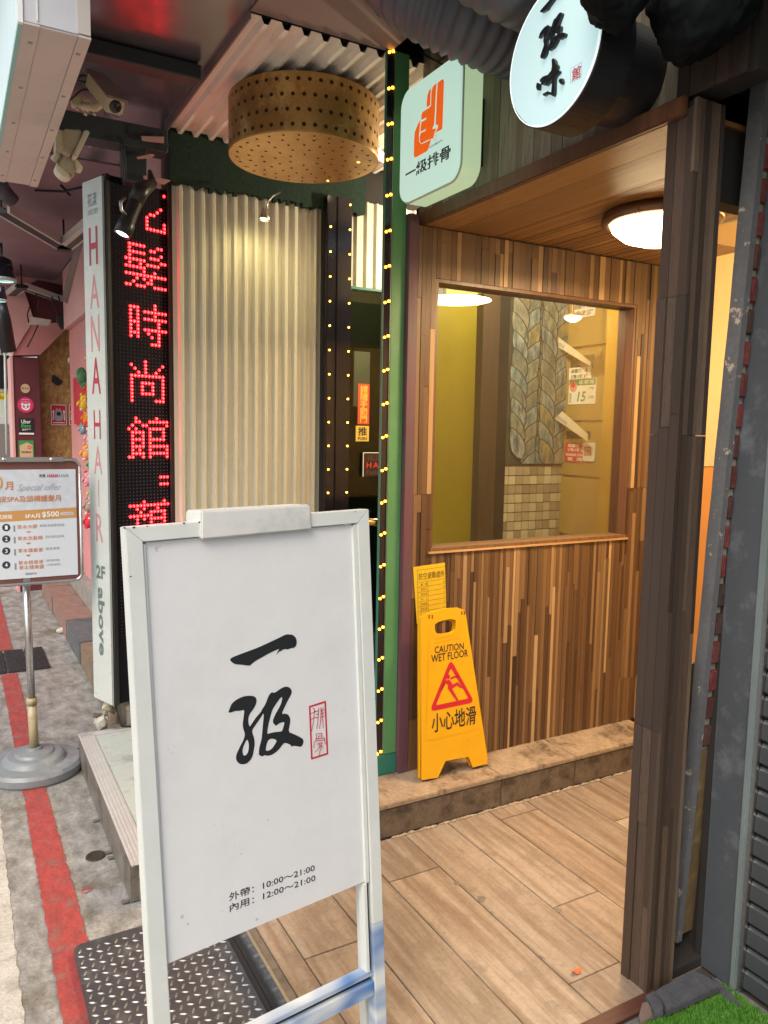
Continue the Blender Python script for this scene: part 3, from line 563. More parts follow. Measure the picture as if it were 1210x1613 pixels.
pA = LF.px(203.4, 383.1); pB = LF.px(209.4, 720.0); pC = LF.px(253.5, 391.5)     # (r5,c1), (r64,c1), (r5,c10)
rp = (pB[1] - pA[1]) / 59; cpx = (pC[0] - pA[0]) / 9.; c0 = (pA[0] + pB[0]) / 2 - cpx; r0 = pA[1] - 5 * rp
print('LED', pA, pB, pC, rp, cpx, c0)
bm = bmesh.new(); bd = bmesh.new(); bc = bmesh.new()
ncol = int((Lw - .04) / cpx)
for r in range(-16, 116):
    z = r0 + r * rp
    if z < LZ0 + .02 or z > LZ1 - .02: continue
    for c in range(-3, 16):
        a = c0 + c * cpx
        if a < .024 or a > Lw - .028: continue
        if (r, c) in G: bc.faces.new([bc.verts.new(LF.p(x, y, .0065)) for x, y in circ(a, z, .0015, 6)])
        P = circ(a, z, .0064, 8) if (r, c) in G else circ(a, z, .0030, 6)
        t = bm if (r, c) in G else bd
        ctr = t.verts.new(LF.p(a, z, .006)); ring = [t.verts.new(LF.p(x, y, .0015)) for x, y in P]
        for i in range(len(ring)): t.faces.new((ring[i], ring[(i + 1) % len(ring)], ctr))
obj('lit_lamps', bm, mat('red lit lamp', (.8, .01, .01), emit=(1, .007, .01), es=17), led, 'stuff'); obj('lamp_centres', bc, mat('hot lamp centre', (1, .3, .2), emit=(1, .36, .28), es=4), led, 'stuff')
obj('unlit_lamps', bd, mat('unlit lamp', (.035, .03, .042), rough=.3), led, 'stuff')
bm = bmesh.new(); add_box(bm, .003, .162, LZ0 - .0, LZ1 - .01, .0005, .01, SF); 
M_wside = mat('silvery white panel', (.52, .56, .55), (.42, .46, .45), (2, 2, 5), .28, bump=.03)
sdp = obj('side_panel', bm, M_wside, led)
F2 = Fr(SF.p(0, 0, .0102), SF.u, SF.v); M_hred = mat('dusty red lettering', (.36, .03, .05), rough=.5); M_hg = mat('grey green lettering', (.1, .15, .14), rough=.5); M_hp = mat('pale red lettering', (.48, .2, .22), rough=.5)
def srow(s, y0, y1, x, m, w=.26, bold=.0):
    z0 = F2.px(x, y1)[1]; z1 = F2.px(x, y0)[1]; ca = .085
    text('lettering', s, F2, ca - w / 2 * .165 * 1.5, z0, ca + w / 2 * .165 * 1.5, z1, m, sdp, bold=bold)
for s, y0, y1, x, m, w, bd_ in (('H', 354, 415, 157, M_hred, 2.1, .015), ('A', 430, 484, 158, M_hp, 2.2, 0), ('N', 494, 553, 161, M_hp, 2.1, 0), ('A', 562, 620, 163, M_hred, 2.2, .01), ('H', 646, 692, 165, M_hred, 1.7, 0), ('A', 703, 748, 166, M_hp, 2.0, 0), ('I', 757, 800, 167, M_hp, .2, 0), ('R', 811, 856, 167, M_hp, 1.7, 0)):
    srow(s, y0, y1, x, m, w * .135, bd_)
text('lettering', '花漾', F2, .045, F2.px(155, 321)[1], .12, F2.px(155, 300)[1], M_hg, sdp); text('lettering', 'SINCE 2009', F2, .045, F2.px(155, 335)[1], .125, F2.px(155, 326)[1], mat('mid grey print', (.3, .32, .32)), sdp)
text('lettering', '2F', F2, .05, F2.px(168, 914)[1], .125, F2.px(168, 893)[1], M_hg, sdp, bold=.03)
fa = Fr(F2.p(.06, 0, 0), Vector((0, 0, -1)), F2.u)   # word written down the panel
za = F2.px(168, 928)[1]; zb_ = F2.px(168, 1036)[1]; text('lettering', 'above', fa, -za, 0, -zb_, .055, M_hg, sdp, bold=.03)
for sx in (0, .09): box('foot_bracket', .06 + sx, .085 + sx, .147, LZ0, -.1, -.05, M_galv, led, LF)
tube('power_cable', [LF.p(.04, .28, -.08), LF.p(.03, .2, -.02), LF.p(.05, .155, -.03), LF.p(.1, .15, .0)], .004, M_cable, led)
rk = thing('rubble_heap', 'small heap of broken stone and plaster under the white sign side', 'rubble', LN + ld * .1)
for k in range(12):
    q = LN + ld * random.uniform(.03, .17) + lu * random.uniform(-.01, .1); z = random.uniform(.15, .24); s = random.uniform(.015, .032)
    bm = bmesh.new(); bmesh.ops.create_icosphere(bm, subdivisions=1, radius=s, matrix=Matrix.Translation((q.x, q.y, z)) @ Matrix.Rotation(random.uniform(0, 3), 4, 'Y') @ Matrix.Diagonal((1.3, .8, .9, 1)))
    for v in bm.verts: v.co += Vector([random.uniform(-.006, .006) for _ in range(3)])
    obj('stone', bm, (M_stepf, M_pale, M_cream)[k % 3], rk)
# spotlight, clutter and beams in front of and over the display
sp = thing('black_spotlight', 'black cylinder spotlight hanging in front of the top of the red display', 'spotlight', at(205, 330, 'Y', 3.1))
p0 = at(192, 370, 'Y', 3.1); p1 = at(214, 318, 'Y', 3.12); d = (p1 - p0).normalized()
lathe('barrel', [(.026, 0), (.032, .003), (.032, .05), (.027, .06), (.027, .15), (.02, .165), (0, .166)], p0, M_black, sp, d, 20)
lathe('lens', [(0, .012), (.027, .008)], p0, mat('spot lens', (.8, .9, .9), emit=(.85, 1, .97), es=2.2), sp, d, 20)
tube('bracket', [p1 + Vector((0, 0, .0)), at(222, 300, 'Y', 3.12), at(240, 290, 'Y', 3.2), at(236, 270, 'Y', 3.3)], [.03, .032, .02, .008], M_black, sp)
tube('knob', [at(198, 338, 'Y', 3.08), at(191, 330, 'Y', 3.05), at(190, 318, 'Y', 3.05), at(197, 312, 'Y', 3.08)], .006, M_steel, sp)
def beam(name, label, pa, pb, w, h, m=M_black):
    pa = Vector(pa); pb = Vector(pb); d = (pb - pa); L_ = d.length; d.normalize(); s = d.cross(Vector((0, 0, 1))); s = s.normalized() if s.length > .1 else Vector((1, 0, 0)); u = s.cross(d)
    f = Fr(pa, d, s); bm = bmesh.new(); add_box(bm, 0, L_, -w / 2, w / 2, -h / 2, h / 2, f); bev(bm, .003, 1); return tag(obj(name, bm, m), label, 'beam')
M_beam = mat('blue black steel', (.022, .03, .036), (.03, .04, .046), (8, 8, 8), .45, bump=.1)
beam('canopy_beam', 'dark steel channel crossing the glossy canopy, the one nearer the gold lamp', (.2, 2.86, 2.745), (.815, 2.86, 2.745), .075, .05, M_beam)
beam('canopy_beam', 'dark steel beam under the canopy meeting the top of the red display', (.2, 3.42, 2.68), (.83, 3.42, 2.68), .1, .09, M_beam)
beam('canopy_post', 'short dark steel upright between the canopy beam and the display', at(209, 215, 'Y', 3.42), at(211, 292, 'Y', 3.42), .09, .09, M_beam)
o = thing('wire_clutter', 'tangle of thin wires and pink offcuts above the display', 'wires', at(240, 220, 'Y', 3.35))
for P in ([(222, 200), (216, 208), (224, 222), (240, 222), (250, 210)], [(268, 212), (266, 226), (262, 240), (248, 243)], [(185, 215), (191, 230), (196, 260), (195, 290)], [(190, 215), (197, 240), (200, 285)]): tube('wire', [at(x, y, 'Y', 3.36) for x, y in P], .0025, M_cable, o, 6)
f3 = YP(3.36)
for P in ([(226, 277), (262, 283), (268, 285), (258, 291), (226, 282)], [(222, 215), (258, 216), (258, 226), (224, 222)], [(215, 248), (238, 243), (244, 245), (237, 249), (217, 251)]): prism('offcut', [f3.px(*q) for q in P], 0, .006, mat('pink offcut', (.5, .28, .27), (.42, .22, .22), (20, 20, 20), .8), o, f3)

# ================================================================== GOLD DRUM LAMP
M_gold = mat('brushed gold foil', (.5, .3, .1), (.32, .18, .06), (8, 8, 8), .36, metal=.65, bump=.3, c3=(.62, .42, .16), s3=7, grain=(160, .3))
dl = thing('gold_drum_lamp', 'large round gold drum lamp pierced with rows of holes under the corrugated ceiling', 'lamp', (1.226, 2.86, 2.75))
DC = Vector((1.226, 2.862, 0)); DR = .287
bm = bmesh.new(); N_ = 120; zt, zb2 = 2.735, 2.533
# side wall with real round holes: strips of quads around each hole
rows_ = 4; per = 46; cw = 2 * math.pi / per; hh = (zt - zb2) / rows_
def cyl(t, z, r=DR): return DC + Vector((math.cos(t) * r, math.sin(t) * r, z))
for j in range(rows_):
    for i in range(per):
        t0 = (i + (j % 2) * .5) * cw; tc_ = t0 + cw / 2; zc = zb2 + (j + .5) * hh; hr = .0075
        sq = []; ci = []; ci2 = []
        for k in range(16):
            q = 2 * math.pi * k / 16; cx2, sy2 = math.cos(q), math.sin(q); m_ = max(abs(cx2), abs(sy2))
            sq.append(bm.verts.new(cyl(tc_ + cx2 / m_ * cw / 2, zc + sy2 / m_ * hh / 2))); ci.append(bm.verts.new(cyl(tc_ + cx2 * hr / DR, zc + sy2 * hr))); ci2.append(bm.verts.new(cyl(tc_ + cx2 * hr / DR, zc + sy2 * hr, DR - .006)))
        for k in range(16):
            n_ = (k + 1) % 16; bm.faces.new((sq[k], sq[n_], ci[n_], ci[k])); bm.faces.new((ci[k], ci[n_], ci2[n_], ci2[k]))
bmesh.ops.remove_doubles(bm, verts=bm.verts, dist=.0004); bmesh.ops.recalc_face_normals(bm, faces=bm.faces); shade_ = obj('shade', bm, M_gold, dl)
M_inner = mat('dim lamp interior', (.05, .03, .025), rough=.8)
lathe('inner_lining', [(DR - .007, zb2 + .004), (DR - .007, zt)], DC, M_inner, dl, seg=60)
M_goldb = mat('gold base foil', (.62, .36, .14), (.48, .27, .09), (7, 7, 7), .3, metal=.55, bump=.06, c3=(.55, .33, .11), s3=4)
lathe('base_disc', [(0, zb2), (DR - .002, zb2), (DR + .001, zb2 + .004), (DR - .002, zb2 + .006)], DC, M_goldb, dl, seg=72, smooth=False)
bm = bmesh.new(); bl = bmesh.new()
for ring, n_ in ((.06, 6), (.11, 11), (.16, 17), (.21, 23), (.255, 29)):
    for k in range(n_):
        t = 2 * math.pi * k / n_ + ring * 20; p = DC + Vector((math.cos(t) * ring, math.sin(t) * ring, 0))
        lit = p.x > 1.38 and random.random() < .16
        f = Fr((p.x, p.y, zb2 - .0006), (math.cos(t), math.sin(t), 0), (math.sin(t), -math.cos(t), 0))
        add_prism(bl if lit else bm, circ(0, 0, .0062, 10, .0042), 0, .0006, f)
obj('base_holes', bm, M_inner, dl, 'stuff'); obj('lit_holes', bl, mat('amber pinhole', (1, .5, .1), emit=(1, .5, .12), es=5), dl, 'stuff')
gn = thing('gooseneck_lamp', 'small steel gooseneck lamp bent down in front of the corrugated wall', 'lamp', at(417, 340, 'Y', 3.3))
tube('neck', [at(441, 303, 'Y', 3.35), at(430, 309, 'Y', 3.33), at(422, 318, 'Y', 3.31), at(419, 330, 'Y', 3.3)], .004, M_steel, gn)
hp = at(418, 328, 'Y', 3.3); lathe('head', [(.006, 0), (.013, -.004), (.016, -.022), (.02, -.034), (.026, -.05), (.024, -.052)], hp, M_steel, gn, (.12, .1, 1), 16)
lathe('bulb', [(0, -.05), (.012, -.049), (.021, -.044)], hp, mat('warm lamp face', (.8, .7, .5), emit=(1, .85, .45), es=3), gn, (.12, .1, 1), 14)
o = thing('soffit_lamp', 'small bright cylindrical lamp tucked behind the gold drum lamp', 'lamp', at(603, 246, 'Y', 3.1))
pa = at(592, 240, 'Y', 3.1); pb = at(613, 254, 'Y', 3.1); tube('tube', [pa, pb], .018, mat('lamp glow', (1, .9, .7), emit=(1, .85, .5), es=8), o); tube('holder', [pa - (pb - pa) * .25, pa], .02, M_steel, o)

# ================================================================== RESTAURANT ENTRANCE
WX0, WX1, WZ0, WZ1 = 1.541, 2.525, 1.068, 2.03
ww = thing('window_wall', 'wall clad in thin upright wood strips with a square window', 'wall', (2.05, 2.4, .22))
for x0, x1, z0, z1 in ((1.413, WX0 - .012, .222, 2.23), (WX1 + .012, 2.70, .222, 2.23), (WX0 - .012, WX1 + .012, .222, WZ0 - .012), (WX0 - .012, WX1 + .012, WZ1 + .012, 2.23)):
    box('backing', x0, x1, 2.378, 2.46, z0, z1, M_dark, ww)
cube = unit_cube('wood_strip', M_strip)
def cladding(parent, fr, a0, a1, b0, b1, w, ls, seams=(), holes=(), th=.006, jit=.0045, me=cube, name='wood_strip', lim=99999):
    """thin boards side by side along b, of random length, on the frame plane (normal towards the viewer)"""
    a = a0; ax = [abs(fr.u.x) > .5, abs(fr.v.x) > .5]; n = 0
    while a < a1 - .002:
        ww_ = min(random.uniform(*w), a1 - a)
        if a1 - (a + ww_) < w[0] * .6: ww_ = a1 - a
        b = b0; cuts = sorted(s for s in seams if b0 < s < b1)
        nb = b0 + random.uniform(.15, 1.) * ls[1]
        while b < b1 - .001:
            e = min(nb, b1)
            for s in cuts:
                if b < s - 1e-6 < e: e = s
            if b1 - e < .04: e = b1
            segs = [(b, e)]
            for (h0, h1, k0, k1) in holes:
                if a + ww_ > h0 + .001 and a < h1 - .001:
                    ns = []
                    for s0, s1 in segs:
                        if s1 <= k0 or s0 >= k1: ns.append((s0, s1))
                        else:
                            if s0 < k0: ns.append((s0, k0))
                            if s1 > k1: ns.append((k1, s1))
                    segs = ns
            for s0, s1 in segs:
                if s1 - s0 < .004: continue
                t = th + random.uniform(0, jit); c = fr.p(a + ww_ / 2, (s0 + s1) / 2, t / 2)
                sz = [0, 0, 0]
                for val, vec in ((ww_ - .0010, fr.u), (s1 - s0 - .0012, fr.v), (t, fr.n)):
                    k = max(range(3), key=lambda i: abs(vec[i])); sz[k] = val
                piece(name, me, c, sz, parent); n += 1
            b = e; nb = e + random.uniform(*ls)
        a += ww_
    return n
n = cladding(ww, YP(2.378), 1.452, WX0 - .0125, .222, 2.215, (.014, .022), (.3, .8), (.42, 1.27))
n += cladding(ww, YP(2.378), WX0 - .0125, WX1 + .0125, .222, WZ0 - .0125, (.010, .02), (.3, .9), ())
n += cladding(ww, YP(2.378), WX0 - .0125, WX1 + .0125, WZ1 + .0125, 2.215, (.016, .034), (.3, .5))
n += cladding(ww, YP(2.378), WX1 + .0125, 2.70, .222, 2.215, (.013, .022), (.3, .8), (.42, 1.27))
print('strips', n)
box('purple_corner_board', 1.411, 1.4515, 2.366, 2.40, .222, 2.25, M_purple, ww, b=.002)
M_trim = mat('dark oiled trim', (.13, .06, .03), (.08, .035, .018), (60, 60, 4), .4, bump=.2)
wn = box('window_frame', WX0 - .012, WX1 + .012, 2.3665, 2.46, WZ0 - .012, WZ0, M_strip, ww, b=.001)
box('window_frame', WX0 - .012, WX1 + .012, 2.372, 2.46, WZ1, WZ1 + .012, M_trim, ww); box('window_frame', WX0 - .012, WX0, 2.373, 2.46, WZ0, WZ1, M_trim, ww); box('window_frame', WX1, WX1 + .012, 2.373, 2.46, WZ0, WZ1, M_trim, ww)
box('window_pane', WX0, WX1, 2.414, 2.418, WZ0, WZ1, M_glass, ww)
box('lower_sill', WX0 - .02, WX1 + .02, 2.362, 2.3775, WZ0 - .02, WZ0 - .0125, mat('light sill wood', (.5, .3, .15), (.35, .2, .09), (4, 60, 60), .4), ww)
# notice
YN = YP(2.3688)
q = [YN.px(*p) for p in ((650, 893), (700, 886), (703, 975), (656, 982))]
YN2 = Fr(YP(2.367).p(0, 0), YN.u, YN.v)
M_ynote = mat('yellow notice', (.62, .42, .02), (.52, .34, .015), (8, 8, 8), .5)
nb = prism('air_raid_notice', q, 0, .0012, M_ynote, None, Fr((0, 2.3662, 0), (1, 0, 0), (0, 0, 1))); tag(nb, 'yellow ruled notice stuck on the wood strips just above the caution sign', 'notice')
nu = Vector((q[1][0] - q[0][0], 0, q[1][1] - q[0][1])).normalized(); nv = Vector((-nu.z, 0, nu.x)); NF = Fr((q[3][0], 2.3649, q[3][1]), nu, nv); nw = (Vector(q[1]) - Vector(q[0])).length; nh = .212
M_nink = mat('brown ink', (.09, .05, .01), rough=.6)
L = [[(.006, .008), (nw - .008, .008), (nw - .008, nh - .012), (.006, nh - .012), (.006, .008)]]
for k in range(8): L.append([(.006, .025 + k * .0185), (nw - .008, .025 + k * .0185)])
L += [[(.05, .025), (.05, .155)], [(.018, .025), (.018, .08)]]
strokes('ruled_lines', L, .0009, NF, M_nink, nb, .0003)
text('heading', '防空避難處所', NF, .012, .162, nw - .014, .188, M_nink, nb, lift=.0005)
for k, s in enumerate(('編    號', '管 理 人', '總 容 量', '地    上', '可收容數', '收容人數')): text('row_text', s, NF, .02, .140 - k * .0185, .047, .149 - k * .0185, M_nink, nb, lift=.0005)
for k in range(6): text('row_text', '號名人人人人'[k], NF, nw - .02, .140 - k * .0185, nw - .013, .147 - k * .0185, M_nink, nb, lift=.0005)
text('row_text', '臺北市', NF, .012, .0115, .04, .021, M_nink, nb, lift=.0005)

# ceiling of the entrance
M_ceil = mat('ceiling boards', (.3, .15, .06), (.6, .5, .42), (70, 2.5, 70), .34, bump=.2, rnd=[(.3, .15, .05), (.42, .23, .08), (.2, .1, .04), (.5, .28, .1)], c3=(.17, .08, .03), s3=8)
cl = thing('entrance_ceiling', 'boarded wooden ceiling of the restaurant entrance', 'ceiling', (2, 1.8, 2.22))
box('slab', 1.50, 2.30, 1.26, 2.47, 2.232, 2.3, M_dark, cl); box('slab', 2.301, 2.71, 2.0, 2.47, 2.232, 2.3, M_dark, cl)
ccube = unit_cube('ceiling_board', M_ceil)
x = 1.479
for w in (.115, .155):
    piece('ceiling_board', ccube, (x + w / 2, 1.81, 2.224), (w - .002, 1.12, .012), cl); x += w
while x < 2.70:
    w = random.uniform(.012, .03); yy = (1.81, 1.12) if x < 2.28 else (2.185, .37); piece('ceiling_board', ccube, (x + w / 2, yy[0], 2.225 + random.uniform(0, .003)), (w - .0012, yy[1], .012), cl); x += w
box('fascia_rail', 1.462, 1.4785, 1.26, 2.40, 2.218, 2.262, M_trim, cl, b=.003)
# inner room
M_cwall = mat('cream room wall', (.72, .6, .38), (.62, .5, .3), (2, 2, 2), .7); M_owall = mat('orange room wall', (.6, .3, .1), (.5, .25, .08), (2, 2, 2), .6)
rm = thing('inner_room', 'cream and orange painted restaurant room seen through the gap beside the post', 'room', (3.5, 1.8, .1))
box('rear_wall', 2.705, 4.6, 2.37, 2.46, 1.36, 2.7, M_cwall, rm); box('rear_wall', 2.705, 4.6, 2.366, 2.46, .1, 1.356, M_owall, rm); box('end_wall', 4.5, 4.6, .9, 2.365, .1, 2.7, M_cwall, rm)
box('near_wall', 1.72, 4.5, 1.0, 1.1, .1, 2.7, M_cwall, rm); box('room_ceiling', 2.33, 4.5, 1.1, 2.365, 2.68, 2.7, M_cwall, rm); box('ceiling_end', 2.318, 2.329, 1.12, 1.988, 2.22, 2.7, M_cwall, rm); box('ceiling_end', 2.33, 2.72, 1.989, 1.999, 2.22, 2.68, M_cwall, rm); box('ceiling_end', 2.711, 2.72, 2.0, 2.365, 2.22, 2.68, M_cwall, rm)
# ceiling lamp
LP = (2.05, 1.83, 2.218)
lm = thing('ceiling_lamp', 'round bronze rimmed ceiling lamp glowing warm white over the entrance', 'lamp', LP)
lathe('rim', [(.0, 0), (.185, 0), (.192, -.012), (.19, -.03), (.172, -.036), (.165, -.022), (0, -.02)], LP, mat('bronze rim', (.2, .11, .06), rough=.35, metal=.8), lm, seg=48)
lathe('diffuser', [(.164, -.03), (.155, -.05), (.12, -.078), (.07, -.094), (0, -.1)], LP, mat('lamp diffuser', (1, .9, .7), emit=(1, .78, .45), es=9), lm, seg=48)
for t in (200,):
    c = Vector(LP) + Vector((math.cos(R(t)) * .192, math.sin(R(t)) * .192, -.01)); tube('clip', [c, c + Vector((0, 0, -.012)), c + Vector((-.006, .004, -.03)), c + Vector((.006, -.004, -.03)), c + Vector((0, 0, -.012))], .0016, M_gold, lm, 5)
area('entrance_lamp_light', (2.05, 1.83, 2.10), 27, .32, (1, .69, .38))
point('room_fill_light', (3.5, 1.75, 2.0), 18, .02, (1, .66, .3))  # point light added inside the room, no fitting is built for it

# entrance post
ps = thing('entrance_post', 'weathered post of dark upright wood strips at the right of the entrance', 'post', (1.53, 1.27, .1))
box('core', 1.483, 1.543, 1.241, 1.312, .1, 2.25, M_dark, ps)
POSTW = [(.05, .03, .02), (.095, .06, .042), (.034, .02, .014), (.13, .09, .065), (.06, .036, .024), (.026, .018, .013), (.085, .055, .038), (.2, .14, .095), (.045, .029, .02)]
M_post = mat('weathered wood strips', POSTW[0], (.6, .56, .52), (60, 60, 3), .5, bump=.35, rnd=POSTW, c3=(.028, .02, .015), s3=9, grain=(90, .35))
pcube = unit_cube('wood_strip', M_post)
cladding(ps, XP(1.4825), -1.316, -1.231, .1, 2.235, (.02, .03), (.5, .9), (.78, 1.82), me=pcube)
cladding(ps, YP(1.2405), 1.472, 1.568, .1, 2.25, (.012, .022), (.5, 1.0), (1.5,), me=pcube)
box('void_block', 1.55, 1.72, 1.236, 1.33, .1005, .125, M_dark, ps)  # black block put in for the shade of the void beside the post
cladding(ps, YP(1.335), 1.50, 1.72, .1, .9, (.02, .03), (.8, 1.0), (), me=unit_cube('wood_strip', mat('void black strips', (.02, .015, .012), (.6, .5, .5), (40, 40, 3), .6, rnd=[(.02, .014, .01), (.035, .022, .015), (.015, .01, .008)], bump=.3)))  # shade of the low void is put into these near-black strips
# upper wooden facade
fc = thing('upper_facade', 'upright weathered boards over the entrance carrying the two lit signs', 'facade', (1.5, 1.8, 2.27))
M_fac = mat('grey brown boards', (.13, .11, .08), (.6, .6, .56), (50, 50, 2.5), .6, bump=.35, rnd=[(.2, .18, .13), (.3, .27, .2), (.14, .12, .09), (.24, .2, .14), (.34, .31, .24), (.11, .09, .07)], c3=(.12, .1, .08), s3=4)
fcube = unit_cube('facade_board', M_fac)
cladding(fc, XP(1.492), -2.42, -1.30, 2.263, 3.05, (.028, .05), (.5, .9), (), me=fcube, name='facade_board', jit=.004)
M_fac2 = mat('shaded brown boards', (.07, .045, .03), (.6, .56, .52), (50, 50, 2.5), .6, bump=.35, rnd=[(.035, .02, .014), (.055, .034, .024), (.026, .016, .012), (.045, .03, .022)], c3=(.04, .03, .022), s3=5)  # darker colour paints the boards where daylight falls off to the right
cladding(fc, XP(1.492), -1.30, -1.12, 2.263, 3.05, (.03, .045), (.5, .9), (), me=unit_cube('facade_board', M_fac2), name='facade_board', jit=.004)
box('backing', 1.493, 1.56, 1.10, 2.42, 2.263, 3.05, M_dark, fc); box('dark_header', 1.57, 1.9, 1.26, 1.31, 2.05, 3.05, M_dark, fc)

# ---- hall behind the window
M_olive = mat('olive gloss panel', (.2, .165, .016), (.15, .12, .012), (3, 3, 2), .35, bump=.05); M_oyel = mat('ochre painted pier', (.42, .26, .03), (.34, .2, .02), (4, 4, 2), .4)
hl = thing('stair_hall', 'olive painted stair hall seen through the window', 'hall', (2.7, 3.5, .2))
xo = at(757, 650, 'Y', 3.5).x
box('olive_wall', 2.06, at(768, 650, 'Y', 3.5).x, 3.48, 3.499, .2, 2.195, M_olive, hl); box('olive_wall', 2.31, at(768, 650, 'Y', 3.5).x, 3.48, 3.499, 2.195, 2.6, M_olive, hl)
xa = at(757, 650, 'Y', 3.42).x; xb = at(783, 650, 'Y', 3.42).x
box('dark_jamb', xa, xb, 3.42, 3.499, .2, 2.6, mat('dark brown jamb', (.06, .04, .025), (.04, .028, .018), (30, 30, 3), .5, bump=.2), hl); box('jamb_gap', xb, at(797, 650, 'Y', 3.48).x, 3.47, 3.499, .2, 2.6, M_dark, hl)
box('hall_ceiling', 2.31, 4.6, 2.47, 4.6, 2.62, 2.66, M_olive, hl)
XR = 3.2
box('mailbox_wall', XR, XR + .1, 2.47, 3.6, .2, 2.62, mat('warm ochre wall', (.36, .25, .09), (.3, .2, .07), (3, 3, 3), .4), hl)
yA, yB = 3.42, 3.03
M_mb = mat('olive mailbox', (.33, .23, .06), (.27, .19, .05), (4, 4, 4), .38)
XF = XP(XR - .03)
zseams = [.9, 1.25, XF.px(920, 664)[1], XF.px(925, 546)[1], 2.4]
mb = thing('mailbox_row', 'column of olive metal mailboxes on the hall wall seen through the window', 'mailbox', (XR, 3.2, 1.2))
a0 = XF.px(884, 600)[0]; a1 = XF.px(953, 600)[0]
for k in range(len(zseams) - 1): box('mailbox_door', a0, a1, zseams[k] + .006, zseams[k + 1] - .006, -.028, .0, M_mb, mb, XF, .003)
slots = [((900, 562), (936, 580)), ((893, 679), (930, 692))]
for (xa_, ya_), (xb_, yb_) in slots:
    p = XF.px(xa_, ya_); q = XF.px(xb_, yb_); box('slot', p[0], q[0], min(p[1], q[1]), max(p[1], q[1]), .0005, .0015, M_dark, mb, XF)
M_env = mat('window envelope paper', (.62, .55, .38), (.55, .48, .32), (9, 9, 9), .6)
for k, (P, lab) in enumerate((([(880, 531), (871, 542), (931, 577), (932, 570)], 'upper cream envelope sticking out of a mailbox behind the window'), ([(886, 648), (875, 660), (926, 695), (927, 684)], 'lower cream envelope sticking out of a mailbox behind the window'))):
    e1 = XP(XR - .10); PP = [e1.px(*q) for q in P]
    o = prism('envelope', PP, 0, .004, M_env, None, e1, b=.0008); tag(o, lab, 'envelope', 'envelopes in the mailboxes')
    c0_ = Vector(PP[0]); c1_ = Vector(PP[1]); c3_ = Vector(PP[2]); dd = (c3_ - c1_).normalized(); nn = Vector((-dd.y, dd.x)); ff = Fr(e1.p(*c1_, .004), e1.u * dd.x + e1.v * dd.y, e1.u * nn.x + e1.v * nn.y)
    shape('address_label', [[(.015, .006), (.12, .006), (.12, .035), (.015, .035)]], ff, mat('pale label', (.6, .58, .52)), o)
    strokes('print', [[(.02 + .012 * i, .01), (.02 + .012 * i, .03)] for i in range(8)], .004, ff, M_ink, o, .0014)
def plate(x0, y0, x1, y1, m, name, label, b=.0, lift=.006):
    a = XF.px(x0, y0); c = XF.px(x1, y1); a_, c_ = (min(a[0], c[0]), min(a[1], c[1])), (max(a[0], c[0]), max(a[1], c[1]))
    o = prism(name, rrect(a_[0], a_[1], c_[0], c_[1], .006), .001, lift, m, None, XF); tag(o, label, 'plate'); return o, Fr(XF.p(0, 0, lift), XF.u, XF.v), a_, c_
M_pl = mat('number plate white', (.7, .7, .6), rough=.4); M_plg = mat('number plate green', (.02, .2, .08), rough=.4)
o, f, a, b = plate(898, 598, 939, 636, M_pl, 'house_number_plate', 'white house number plate 15 with a green head on the mailboxes'); w = b[0] - a[0]; h = b[1] - a[1]
shape('green_head', [[(a[0] + .004, b[1] - h * .26), (b[0] - .004, b[1] - h * .26), (b[0] - .004, b[1] - .003), (a[0] + .004, b[1] - .003)]], f, M_plg, o); text('lettering', '成都路', f, a[0] + w * .38, b[1] - h * .22, b[0] - w * .06, b[1] - h * .06, M_pl, o, lift=.0018, sp=1.3)
text('number', '15', f, a[0] + w * .33, a[1] + h * .1, a[0] + w * .66, a[1] + h * .5, M_plg, o, bold=.02, shear=.2); text('lettering', '27巷', f, a[0] + w * .72, a[1] + h * .55, b[0] - w * .06, a[1] + h * .68, M_plg, o); text('lettering', '之號', f, a[0] + w * .74, a[1] + h * .2, b[0] - w * .06, a[1] + h * .33, M_plg, o)
shape('flower_badge', [circ(a[0] + w * .18, b[1] - h * .3, w * .14, 20)], f, mat('pink badge', (.6, .25, .2)), o, .002); shape('badge_top', [circ(a[0] + w * .18, b[1] - h * .2, w * .1, 5)], f, M_red, o, .0026); text('lettering', '萬華區', f, a[0] + w * .03, a[1] + h * .08, a[0] + w * .12, a[1] + h * .45, M_plg, o, vertical=True)
o, f, a, b = plate(898, 580, 932, 597, M_pl, 'floor_plate', 'white floor plate lettered 4 just above the green headed number plate'); w = b[0] - a[0]; h = b[1] - a[1]
text('lettering', '成都路', f, a[0] + w * .1, b[1] - h * .46, a[0] + w * .6, b[1] - h * .12, M_ink, o, bold=.02); text('lettering', '27巷15號', f, a[0] + w * .1, a[1] + h * .1, a[0] + w * .62, a[1] + h * .44, M_ink, o, bold=.02); text('number', '4', f, a[0] + w * .72, b[1] - h * .52, a[0] + w * .85, b[1] - h * .06, M_ink, o, bold=.02); text('lettering', '樓', f, a[0] + w * .7, a[1] + h * .08, a[0] + w * .88, a[1] + h * .4, M_ink, o, bold=.02)
o, f, a, b = plate(903, 478, 938, 497, M_pl, 'floor_plate', 'white floor plate lettered 4 and 5, highest on the hall wall'); w = b[0] - a[0]; h = b[1] - a[1]
text('lettering', '成都路', f, a[0] + w * .1, b[1] - h * .46, a[0] + w * .6, b[1] - h * .12, M_ink, o, bold=.02); text('lettering', '27巷15號', f, a[0] + w * .1, a[1] + h * .1, a[0] + w * .62, a[1] + h * .44, M_ink, o, bold=.02); text('number', '4樓', f, a[0] + w * .66, b[1] - h * .5, a[0] + w * .95, b[1] - h * .06, M_ink, o, bold=.02); text('number', '5樓', f, a[0] + w * .66, a[1] + h * .06, a[0] + w * .95, a[1] + h * .44, M_ink, o, bold=.02)
